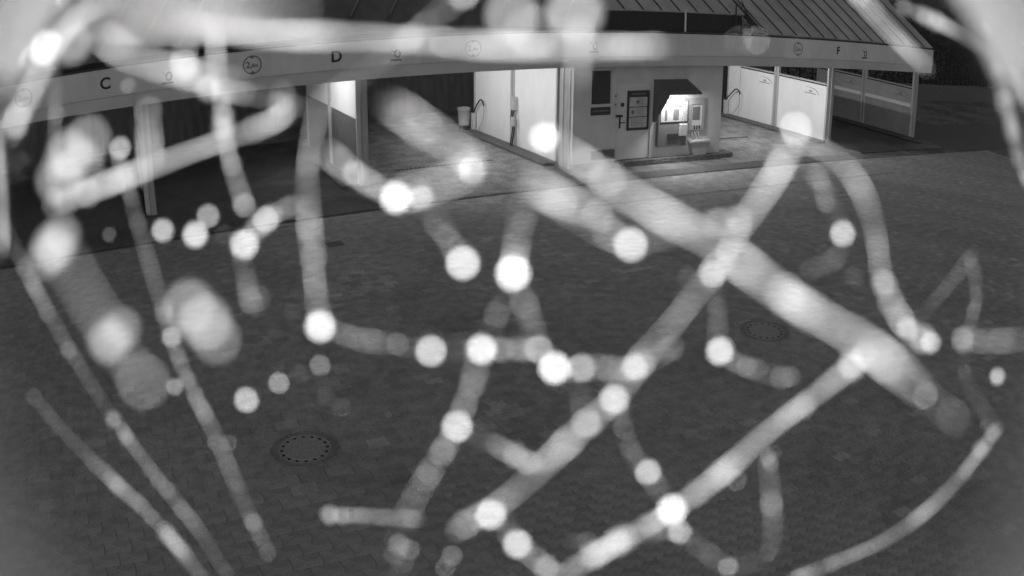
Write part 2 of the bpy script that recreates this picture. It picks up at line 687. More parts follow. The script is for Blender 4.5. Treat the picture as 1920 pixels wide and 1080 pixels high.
def partition(x, label, style):
    t = thing('partition_wall', label, 'wall', (x, Y0, .012), 'partition walls between the wash bays')
    xt = x + .07
    seg = ((Y0 + .09, YM - .16), (YM + .10, Y1 - .06))
    if style == 'F':
        seg = ((Y0 + .09, YM - .16), (YM + .10, Y1 - .70))
    for k, (a, b) in enumerate(seg):
        if style == 'E':
            obj('wall_panel', B(x, xt, a, b, .05, 2.86, bev=.004), M['white'], t)
        elif style == 'F':
            p = obj('wall_panel', B(x, xt, a, b, .05, 1.93, bev=.004), M['white'], t)
            obj('shadow_gap', B(x + .02, xt - .02, a, b, 1.931, 1.975), M['gutter'], t)
            obj('top_rail', B(x - .015, xt + .015, a, b, 1.976, 2.03, bev=.004), M['alu'], t)
            logo(p, x - .003, (a + b) / 2 - .35, 1.66)
        elif style == 'G':
            obj('lower_panel', B(x, xt, a, b, .05, 1.20, bev=.004), M['dark_panel'], t)
            obj('stripe_rail', B(x - .02, xt + .02, a, b, 1.202, 1.335, bev=.004), M['white'], t)
            p = obj('upper_panel', B(x, xt, a, b, 1.337, 1.90, bev=.004), M['grey_panel'], t)
            obj('shadow_gap', B(x + .02, xt - .02, a, b, 1.901, 1.945), M['gutter'], t)
            obj('top_rail', B(x - .015, xt + .015, a, b, 1.946, 1.99, bev=.004), M['alu'], t)
            logo(p, x - .003, (a + b) / 2 - .55, 1.66)
        else:
            obj('lower_panel', B(x, xt, a, b, .05, 1.63, bev=.004), M['deep_panel'], t)
            obj('stripe_rail', B(x - .02, xt + .02, a, b, 1.632, 1.75, bev=.004), M['white'], t)
            obj('upper_panel', B(x, xt, a, b, 1.752, 2.86, bev=.004), M['white'], t)
    if style == 'F':
        obj('end_panel', B(x - .005, xt, Y1 - .66, Y1 - .05, .05, 2.86, bev=.004), M['white'], t)
    for yy in (Y0, YM - .15, YM + .01, Y1 - .05):
        obj('post', B(x - .025, xt + .025, yy, yy + .075, .012, 2.868, bev=.006), M['alu'], t)
    obj('gap_shade_filler', B(x + .005, xt - .005, YM - .074, YM + .009, .012, 2.868), M['alu_dark'], t)  # dark filler between the posts, shade of the open gap put into its colour
    obj('end_column', B(x + .10, x + .24, Y0 - .05, Y0 + .12, .012, 2.868, bev=.006), M['alu_dark'], t)
    obj('foot_plate', B(x - .10, xt + .10, YM - .22, YM + .16, .013, .035, bev=.004), M['alu'], t)
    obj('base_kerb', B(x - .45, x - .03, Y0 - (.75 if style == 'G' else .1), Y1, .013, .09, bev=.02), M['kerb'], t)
    return t


partition(.45, 'partition wall at far left between the two dark bays, behind blurred web', 'C')
partition(5.66, 'partition wall just right of letter D, white upper half over a pale stripe', 'D')
partition(11.05, 'tall white lit partition wall left of the kiosk, full height to the fascia', 'E')
partition(21.47, 'white lit partition wall right of the kiosk with open gap above', 'F')
partition(26.52, 'unlit grey partition wall at the far right end with pale stripe', 'G')

# ---------------------------------------------------------------- kiosk
KY = 18.50
KX0, KX1 = KIOSK_LEFT, 15.98
ki = thing('kiosk', 'grey plant room kiosk with door and lit machine bay between the lit walls', 'kiosk', (13.5, KY, 0))
obj('plinth', B(KIOSK_LEFT + .3, 16.42, KY - .14, KY + .3, -.05, .15, bev=.02), M['kerb'], ki)
W0, W1, WZ0, WZ1 = 11.54, 12.22, 1.66, 2.62
D0, D1, DZ0, DZ1 = 12.40, 13.47, .165, 2.25
for a, b, c, d in ((KX0, W0, .15, 2.865), (W0, W1, .15, WZ0), (W0, W1, WZ1, 2.865), (W1, D0, .15, 2.865), (D0, D1, DZ1, 2.865), (D1, KX1, .15, 2.865)):
    obj('front_wall', B(a, b, KY, KY + .18, c, d), M['kiosk'], ki)
obj('side_wall', B(KX0, KX0 + .16, KY + .181, 19.20, .0, 2.865), M['alu_dark'], ki)
for k in range(2):
    obj('corner_strip', B(KX0 - .03, KX0 - .002, KY + .12 + k * .35, KY + .17 + k * .35, .0, 2.865), M['alu'], ki)
obj('side_wall', B(KX1 - .16, KX1, KY + .181, 24.5, .0, 2.865), M['white'], ki)
obj('back_wall', B(KX0 + .161, KX1 - .161, 24.3, 24.5, .0, 2.865), M['kiosk'], ki)
wn = obj('window', B(W0 + .03, W1 - .03, KY + .06, KY + .08, WZ0 + .03, WZ1 - .03), M['pane'], ki)
bm = bmesh.new()
for a, b, c, d in ((W0, W0 + .04, WZ0, WZ1), (W1 - .04, W1, WZ0, WZ1), (W0 + .04, W1 - .04, WZ0, WZ0 + .04), (W0 + .04, W1 - .04, WZ1 - .04, WZ1)):
    box(bm, a, b, KY - .015, KY + .05, c, d)
obj('window_frame', bm, M['kiosk'], wn)
pl = obj('name_plate', B(11.57, 12.17, KY - .02, KY - .002, 1.41, 1.62, bev=.004), M['plate'], ki)
bm = bmesh.new()
for k in range(7):
    box(bm, 11.63 + k * .07, 11.68 + k * .07, KY - .024, KY - .021, 1.50, 1.545)
obj('plate_print', bm, M['ink_grey'], pl)
vn = obj('vent', B(11.62, 12.34, KY - .02, KY - .002, .22, .48, bev=.004), M['machine_grey'], ki)
for k in range(5):
    obj('louvre', B(11.66, 12.30, KY - .035, KY - .021, .25 + k * .042, .272 + k * .042), M['hood'], vn)
dr = obj('door', B(D0 + .02, D1 - .012, KY + .012, KY + .06, DZ0, DZ1 - .02, bev=.004), M['door'], ki)
bm = bmesh.new()
for a, b, c, d in ((D0 - .02, D0 + .012, DZ0, DZ1 + .03), (D1 - .008, D1 + .03, DZ0, DZ1 + .03), (D0 + .012, D1 - .008, DZ1 - .012, DZ1 + .03)):
    box(bm, a, b, KY - .02, KY - .002, c, d)
obj('door_frame', bm, M['door'], ki)
bm = bmesh.new()
box(bm, D0 + .06, D0 + .10, KY - .012, KY + .011, 1.02, 1.32, bev=.004)
tube(bm, [(D0 + .08, KY - .01, 1.18), (D0 + .08, KY - .055, 1.18), (D0 + .22, KY - .055, 1.18)], .012, 8)
obj('handle', bm, M['steel_dark'], dr)
obj('lock_box', B(D0 - .07, D0 + .13, KY - .06, KY - .022, 1.33, 1.39, bev=.006), M['steel_dark'], dr)
for q in ((12.30, 1.64), (12.30, 1.87)):
    obj('switch', B(q[0], q[0] + .05, KY - .02, KY - .002, q[1], q[1] + .05, bev=.006), M['machine_grey'], ki)
obj('switch', B(12.50, 12.60, KY - .012, KY + .011, 1.60, 1.70, bev=.006), M['steel_dark'], dr)
# lit hood above the machine
HX0, HX1 = 13.54, 14.68
hood_ = obj('hood', prism(bmesh.new(), [(KY - .002, 2.31), (KY - .68, 2.02), (KY - .68, 1.975), (KY - .002, 2.265)], 0, HX0 + .026, HX1), M['hood'], ki)
obj('hood_cheek', prism(bmesh.new(), [(KY - .002, 2.32), (KY - .70, 2.025), (KY - .70, 1.93), (KY - .10, 1.15), (KY - .002, 1.15)], 0, HX0, HX0 + .025), M['hood'], ki)
obj('lamp_tube', B(HX0 + .2, HX1 - .15, KY - .42, KY - .34, 2.02, 2.06, bev=.01), M['alu'], hood_)

nb = thing('notice_board', 'dark framed notice board with three pale sheets on the kiosk door', 'notice board', (13.06, KY - .01, .94))
bm = bmesh.new()
N0, N1, NZ0, NZ1 = 12.70, 13.40, .95, 2.02
for a, b, c, d in ((N0, N0 + .05, NZ0, NZ1), (N1 - .05, N1, NZ0, NZ1), (N0 + .05, N1 - .05, NZ0, NZ0 + .05), (N0 + .05, N1 - .05, NZ1 - .16, NZ1)):
    box(bm, a, b, KY - .03, KY + .011, c, d)
obj('frame', bm, M['plate'], nb)
obj('backing', B(N0 + .05, N1 - .05, KY - .006, KY + .011, NZ0 + .05, NZ1 - .16), M['hood'], nb)
bm = bmesh.new()
for k in range(8):
    box(bm, N0 + .12 + k * .06, N0 + .16 + k * .06, KY - .034, KY - .031, NZ1 - .11, NZ1 - .06)
obj('heading_print', bm, M['ink_grey'], nb)
for k, (z0, z1) in enumerate(((1.02, 1.29), (1.32, 1.56), (1.59, 1.84))):
    s = obj('notice_sheet', B(N0 + .06, N1 - .06, KY - .010, KY - .0065, z0, z1), M['paper'], nb)
    bm = bmesh.new()
    for j in range(5):
        box(bm, N0 + (.12 if k == 0 else .30), N1 - .12 - .05 * (j % 3), KY - .0125, KY - .0105, z1 - .05 - j * .042, z1 - .04 - j * .042)
    if k:
        lathe_c = (N0 + .18 if k == 1 else N0 + .33)
        n = 16
        bm.faces.new([bm.verts.new((lathe_c + .055 * math.cos(2 * math.pi * i / n), KY - .0135, (z0 + z1) / 2 + .055 * math.sin(2 * math.pi * i / n))) for i in range(n)][::-1])
    obj('sheet_print', bm, M['ink_grey'], s)

# coin machine under the hood
cm = thing('coin_machine', 'brightly lit coin machine with white face and dark slots under the hood', 'machine', (14.15, KY, .44))
obj('cabinet', B(13.66, 14.64, KY - .12, KY - .003, .45, 1.80, bev=.01), M['machine_grey'], cm)
fc = obj('face_plate', B(13.72, 14.48, KY - .14, KY - .121, 1.14, 1.66, bev=.006), M['machine'], cm)
obj('slot', B(13.86, 13.93, KY - .146, KY - .141, 1.20, 1.50), M['machine_grey'], fc)
obj('slot', B(14.14, 14.33, KY - .146, KY - .141, 1.20, 1.50, bev=.002), M['hood'], fc)
obj('slot', B(14.10, 14.42, KY - .146, KY - .141, 1.56, 1.59), M['ink_grey'], fc)
obj('header', B(13.70, 14.50, KY - .15, KY - .121, 1.665, 1.76, bev=.006), M['alu_dark'], cm)
obj('side_column', B(14.49, 14.62, KY - .16, KY - .121, 1.14, 1.70, bev=.01), M['alu_dark'], cm)
obj('return_tray', B(13.98, 14.34, KY - .15, KY - .121, .66, .82, bev=.008), M['plate'], cm)
obj('keypad_box', B(14.36, 14.62, KY - .20, KY - .121, .74, 1.08, bev=.012), M['machine'], cm)

pb = thing('price_board', 'grey framed board right of the lit coin machine', 'board', (15.02, KY, .84))
bm = bmesh.new()
Q0, Q1, QZ0, QZ1 = 14.74, 15.31, .86, 1.77
for a, b, c, d in ((Q0, Q0 + .10, QZ0, QZ1), (Q1 - .10, Q1, QZ0, QZ1), (Q0 + .10, Q1 - .10, QZ0, QZ0 + .14), (Q0 + .10, Q1 - .10, QZ1 - .18, QZ1)):
    box(bm, a, b, KY - .06, KY - .002, c, d)
obj('frame', bm, M['alu_dark'], pb)
sc_ = obj('panel', B(Q0 + .101, Q1 - .101, KY - .04, KY - .002, QZ0 + .141, QZ1 - .181), M['kiosk'], pb)
obj('display', B(Q0 + .15, Q1 - .17, KY - .05, KY - .041, 1.16, 1.52, bev=.003), M['machine_grey'], sc_)
for k in range(3):
    obj('key', B(Q0 + .20 + k * .09, Q0 + .24 + k * .09, KY - .066, KY - .061, .89, .98), M['plate'], pb)

bk = thing('waste_bin', 'pale tapered bin standing on the kiosk plinth below the framed board', 'bin', (15.17, KY - .02, .15))
bm = bmesh.new()
prism(bm, [(14.93, .152), (15.37, .152), (15.50, .50), (14.80, .50)], 1, KY - .135, KY - .004)
obj('body', bm, M['alu_dark'], bk)
obj('rim', B(14.77, 15.53, KY - .16, KY - .003, .501, .575, bev=.015), M['plastic'], bk)
for k in range(3):
    bm = bmesh.new()
    tube(bm, [(14.98 + k * .11, KY - .09, .56), (14.86 + k * .11, KY - .03, .86)], .012, 6)
    obj('cleaning_stick', bm, M['plastic'], bk)

# brush holder on the middle post of the tall lit wall
bh = thing('brush_stand', 'wash brush stand with box and hanging hoses against the tall lit wall', 'brush stand', (10.98, 21.75, .036))
obj('control_box', B(10.90, 11.08, 21.55, 21.72, 1.12, 1.50, bev=.01), M['plastic'], bh)
obj('upright', B(10.98, 11.07, 21.60, 21.68, .036, 1.12, bev=.006), M['alu'], bh)
obj('side_box', B(11.085, 11.118, 21.34, 21.50, .80, 1.40, bev=.006), M['alu_dark'], bh)
for k, r in ((0, .022), (1, .016)):
    bm = bmesh.new()
    tube(bm, smooth_path([(10.92, 21.58 + k * .1, 1.12), (10.88, 21.54 + k * .1, .9), (10.94, 21.56 + k * .1, .55), (10.86, 21.52 + k * .1, .2), (10.9, 21.6 + k * .1, .06)], 5), r, 6)
    obj('hose', bm, M['rubber'], bh)
bm = bmesh.new()
lathe(bm, [(0, .66), (.05, .66), (.06, .72), (.055, .92), (.02, .98), (0, .98)], 12, 10.90, 21.56)
obj('brush_head', bm, M['plastic'], bh)

# buckets and swan-neck arms at the back ends of both lit walls
pail = thing('pail', 'pale round pail on a stand behind the tall lit wall', 'pail', (10.75, 24.62, .012))
bm = bmesh.new()
lathe(bm, [(0, .22), (.17, .22), (.20, .70), (.215, .72), (.215, .78), (.20, .78), (.17, .25), (0, .25)], 20, 10.72, 24.62)
obj('body', bm, M['alu_dark'], pail, smooth=True)
for k in range(3):
    a = 2 * math.pi * k / 3
    bm = bmesh.new()
    tube(bm, [(10.72 + .13 * math.cos(a), 24.62 + .13 * math.sin(a), .225), (10.72 + .17 * math.cos(a), 24.62 + .17 * math.sin(a), .012)], .014, 6)
    obj('leg', bm, M['steel_dark'], pail)
for bx, lab in ((11.0, 'dark swan neck hose arm at the back of the tall lit wall'), (21.36, 'dark bent hose arm at the back of the gapped lit wall')):
    a = thing('hose_arm', lab, 'hose arm', (bx, 24.46, .012), 'hose arms at the back of the lit walls')
    obj('pedestal', B(bx - .09, bx + .02, 24.36, 24.52, .012, .62, bev=.01), M['kiosk'], a)
    bm = bmesh.new()
    tube(bm, smooth_path([(bx - .04, 24.44, .62), (bx - .05, 24.2, .86), (bx - .06, 23.90, 1.10), (bx - .06, 23.74, 1.10), (bx - .06, 23.62, .96)], 5), .022, 8)
    obj('arm', bm, M['rubber'], a)
    bm = bmesh.new()
    tube(bm, smooth_path([(bx - .06, 23.62, .96), (bx - .05, 23.66, .6), (bx - .05, 23.9, .25), (bx - .06, 24.1, .06)], 5), .013, 6)
    obj('hose', bm, M['plastic'], a)

# ---------------------------------------------------------------- drains and covers
def slot_drain(x0, x1, y, label):
    t = thing('slot_drain', label, 'drain', ((x0 + x1) / 2, y, .012), 'slot drains in the lit bays')
    obj('channel', B(x0, x1, y - .06, y + .06, -.05, .016), M['rubber'], t)
    n = int((x1 - x0) / .12)
    for k in range(n):
        obj('grate_bar', B(x0 + k * .12 + .01, x0 + k * .12 + .035, y - .055, y + .055, .017, .021), M['iron'], t)
    return t


slot_drain(6.95, 9.7, 20.40, 'dark slot drain in the lit floor left of the tall white wall')
slot_drain(16.6, 19.15, 20.72, 'dark slot drain in the lit floor right of the kiosk')


def manhole(x, y, label, rad=.3925):
    t = thing('manhole_cover', label, 'manhole', (x, y, 0), 'round manhole covers in the paving')
    k = rad / .3925
    bm = bmesh.new()
    prof = [(.325, -.005), (.325, .008), (.338, .008), (.341, -.006), (.352, -.006), (.355, .008), (.366, .008), (.369, -.006), (.380, -.006), (.383, .008), (.3925, .008), (.3925, -.012)]
    lathe(bm, [(r * k, z) for r, z in prof], 48, x, y)
    obj('frame_ring', bm, M['iron'], t)
    bm = bmesh.new()
    prof = [(0, .006), (.225, .006), (.228, .010), (.235, .010), (.238, .002), (.290, .002), (.293, .009), (.305, .009), (.308, -.006), (.318, -.006), (.321, .007), (.3235, .007)]
    lathe(bm, [(r * k, z) for r, z in prof], 48, x, y)
    bmesh.ops.recalc_face_normals(bm, faces=bm.faces[:])
    cv = obj('cover', bm, M['iron_fill'], t)
    for i in range(16):
        a = 2 * math.pi * (i + .5) / 16
        bm = bmesh.new()
        cx, cy = x + .264 * k * math.cos(a), y + .264 * k * math.sin(a)
        lathe(bm, [(0, .0045), (.019 * k, .0045), (.019 * k, .001)], 8, cx, cy)
        obj('vent_hole', bm, M['rubber'], cv)
    return t


manhole(1.56, 8.169, 'round ringed manhole cover at the lower left among rectangular slabs')
manhole(8.518, 8.442, 'round manhole cover at the right among zigzag paving blocks')

gl = thing('gully_grate', 'small dark square gully grate left of the middle of the yard', 'drain', (3.91, 15.18, 0))
bm = bmesh.new()
for a, b, c, d in ((-.18, .18, -.18, -.15), (-.18, .18, .15, .18), (-.18, -.15, -.15, .15), (.15, .18, -.15, .15)):
    box(bm, 3.91 + a, 3.91 + b, 15.18 + c, 15.18 + d, -.01, .007)
obj('frame', bm, M['iron'], gl)
obj('pit', B(3.76, 4.06, 15.03, 15.33, -.01, .0015), M['rubber'], gl)
for k in range(5):
    obj('bar', B(3.79 + k * .055, 3.81 + k * .055, 15.03, 15.33, .002, .006), M['iron'], gl)


# ---------------------------------------------------------------- planting behind
def hedge(name, label, segs, n, h, thick, seed, leaf):
    rg = np.random.default_rng(seed)
    lens = np.array([math.hypot(b[0] - a[0], b[1] - a[1]) for a, b in segs])
    si = rg.choice(len(segs), n, p=lens / lens.sum())
    A = np.array([q[0] for q in segs], float)[si]
    Z = np.array([q[1] for q in segs], float)[si]
    c = A + (Z - A) * rg.random((n, 1))
    cx = c[:, 0]
    top = h * (.80 + .13 * np.sin(cx * .9) * np.sin(cx * .47 + 1) + .06 * np.sin(cx * 3.1) + .08 * rg.random(n))
    z = top * rg.random(n) ** .8
    rr = thick * np.sqrt(np.maximum(.05, 1 - np.abs(z / top - .4) ** 2)) * np.sqrt(rg.random(n))
    ang = rg.random(n) * 6.283
    p = np.stack([cx + rr * np.cos(ang), c[:, 1] + rr * np.sin(ang), z], 1)
    a = rg.normal(size=(n, 3))
    a /= np.linalg.norm(a, axis=1, keepdims=True)
    b = np.cross(a, rg.normal(size=(n, 3)))
    b /= np.linalg.norm(b, axis=1, keepdims=True)
    s = rg.uniform(leaf * .6, leaf * 1.3, (n, 1))
    V = np.stack([p - a * s, p + b * s * .5, p + a * s, p - b * s * .5], 1).reshape(-1, 3).tolist()
    F = np.arange(4 * n).reshape(n, 4).tolist()
    S = np.clip(rg.normal(1, .15, n) + .25 * np.sin(cx * 1.7 + z * 1.9) * np.sin(cx * .6), .3, 2).tolist()
    me = mesh_from(name, V, F, S, M['leaf'])
    t = thing('hedge', label, 'hedge', (segs[0][0][0], segs[0][0][1], 0))
    o = bpy.data.objects.new('foliage', me)
    COL.objects.link(o)
    o.parent = t
    o.location = -t.location
    o['kind'] = 'stuff'
    bm = bmesh.new()
    for (ax, ay), (bx, by) in segs:
        m = int(math.hypot(bx - ax, by - ay) / .9)
        for k in range(m):
            x, y = ax + (bx - ax) * (k + .5) / m, ay + (by - ay) * (k + .5) / m
            tube(bm, [(x, y, -.016), (x + rg.normal(0, .1), y + rg.normal(0, .1), h * .7)], [.05, .02], 5)
    st = obj('stems', bm, M['stem'], t)
    st['kind'] = 'stuff'
    return t


bf = thing('back_fence', 'dark board fence behind the open backs of the wash bays', 'fence', (6, 28.6, 0))
x = -14.0
while x < 27.5:
    obj('board', B(x + .004, x + .296, 28.6 + random.uniform(0, .012), 28.63, -.01, 2.5 + random.uniform(-.01, .01)), M['fence'], bf)
    x += .30
obj('rail', B(-14, 27.5, 28.631, 28.68, .5, .6), M['fence'], bf)
obj('rail', B(-14, 27.5, 28.631, 28.68, 1.9, 2.0), M['fence'], bf)
hedge('back_hedge', 'dark hedge running behind the open backs of the wash bays', [((-14, 30.5), (27, 30.5))], 20000, 3.2, .8, 5, .07)
hedge('side_hedge', 'tall dark hedge beyond the right end of the fascia', [((28, 31), (40, 31)), ((40, 31), (62, 36))], 110000, 7.2, 1.5, 6, .06)
wl = tag(obj('boundary_wall', B(28, 60, 27.4, 27.65, -.05, .9, bev=.02), M['kerb']), 'low dark boundary wall in front of the tall right hedge', 'wall')


# ---------------------------------------------------------------- lamps that are lit in the place
def tube_lamp(x, y, watt, label, tilt=0, along='y', size=1.3):
    t = thing('ceiling_lamp', label, 'lamp', (x, y, 2.80), 'ceiling tubes in the wash bays')
    sx, sy = (.06, size / 2) if along == 'y' else (size / 2, .06)
    obj('housing', B(x - sx, x + sx, y - sy, y + sy, 2.80, 2.868, bev=.01), M['alu'], t)
    ld = bpy.data.lights.new('tube_light', 'AREA')
    ld.shape = 'RECTANGLE'
    ld.size, ld.size_y = sx * 2 * .9, sy * 2 * .95
    ld.energy = watt
    lo = bpy.data.objects.new('tube_light', ld)
    COL.objects.link(lo)
    lo.parent = t
    lo.location = (0, 0, -.004)
    lo.rotation_euler = (0, R(-tilt), 0)
    return t


for lx, ly, wt, tl, lab in LAMPS:
    tube_lamp(lx, ly, wt, lab, tl)
ld = bpy.data.lights.new('hood_light', 'AREA')
ld.shape = 'RECTANGLE'
ld.size, ld.size_y = .75, .07
ld.energy = HOOD_W
lo = bpy.data.objects.new('hood_light', ld)
COL.objects.link(lo)
lo.parent = ki
lo.location = (14.13 - 13.5, -.38, 2.012)

# ---------------------------------------------------------------- the night camera itself, its infrared lamps and the web in front of it
sec = thing('security_camera', 'open front hood of the watching night camera, blurred at the corners', 'camera')
sec.matrix_world = CAM_M
bm = bmesh.new()
NS = 64


def ring_strip(bm, prof, a0=0.0, a1=2 * math.pi, n=NS):
    closed = abs(a1 - a0 - 2 * math.pi) < 1e-6
    cols = []
    for k in range(n if closed else n + 1):
        a = a0 + (a1 - a0) * k / n
        cols.append([bm.verts.new((r * math.cos(a), r * math.sin(a), z)) for r, z in prof])
    m = len(prof)
    for k in range(n):
        A, Z = cols[k], cols[(k + 1) % len(cols)]
        for i in range(m):
            j = (i + 1) % m
            bm.faces.new((A[i], Z[i], Z[j], A[j]))
    if not closed:
        bm.faces.new(cols[0])
        bm.faces.new(cols[-1][::-1])
    bmesh.ops.recalc_face_normals(bm, faces=bm.faces[:])
    return bm


ring_strip(bm, [(.0170, .000), (RING_R, -RING_Z), (RING_R + .006, -RING_Z), (.024, .000)])
o = obj('front_ring', bm, M['housing'], sec, loc=(0, 0, 0), smooth=False)
bm = bmesh.new()
ring_strip(bm, [(.0445, .02), (VIS_R, -VIS_Z), (VIS_R + .003, -VIS_Z), (.0475, .02)], R(22), R(158))
o = obj('sun_visor', bm, M['visor'], sec, loc=(0, 0, 0))
bm = bmesh.new()
ring_strip(bm, [(.032, .001), (.043, .001), (.043, .14), (.032, .14)])
obj('body_tube', bm, M['housing'], sec, loc=(0, 0, 0))
bm = bmesh.new()
tube(bm, [(0, 0, .141), (0, -.06, .30)], .015, 10)
obj('bracket', bm, M['housing'], sec, loc=(0, 0, 0))
pole_top = CAM_M @ Vector((0, -.06, .30))
bm = bmesh.new()
tube(bm, [(pole_top.x, pole_top.y, -.016), (pole_top.x, pole_top.y, pole_top.z + .05)], .04, 12)
tag(obj('camera_pole', bm, M['alu_dark']), 'slim grey pole carrying the night camera above the yard', 'pole')
for k in range(4):
    a = R(45 + 90 * k)
    ld = bpy.data.lights.new('infrared_led', 'SPOT')
    ld.energy = LED_W
    ld.spot_size = R(LED_CONE)
    ld.spot_blend = .35
    ld.shadow_soft_size = .003
    lo = bpy.data.objects.new('infrared_led', ld)
    COL.objects.link(lo)
    lo.parent = sec
    lo.location = (LED_R * math.cos(a), LED_R * math.sin(a), -.0285)

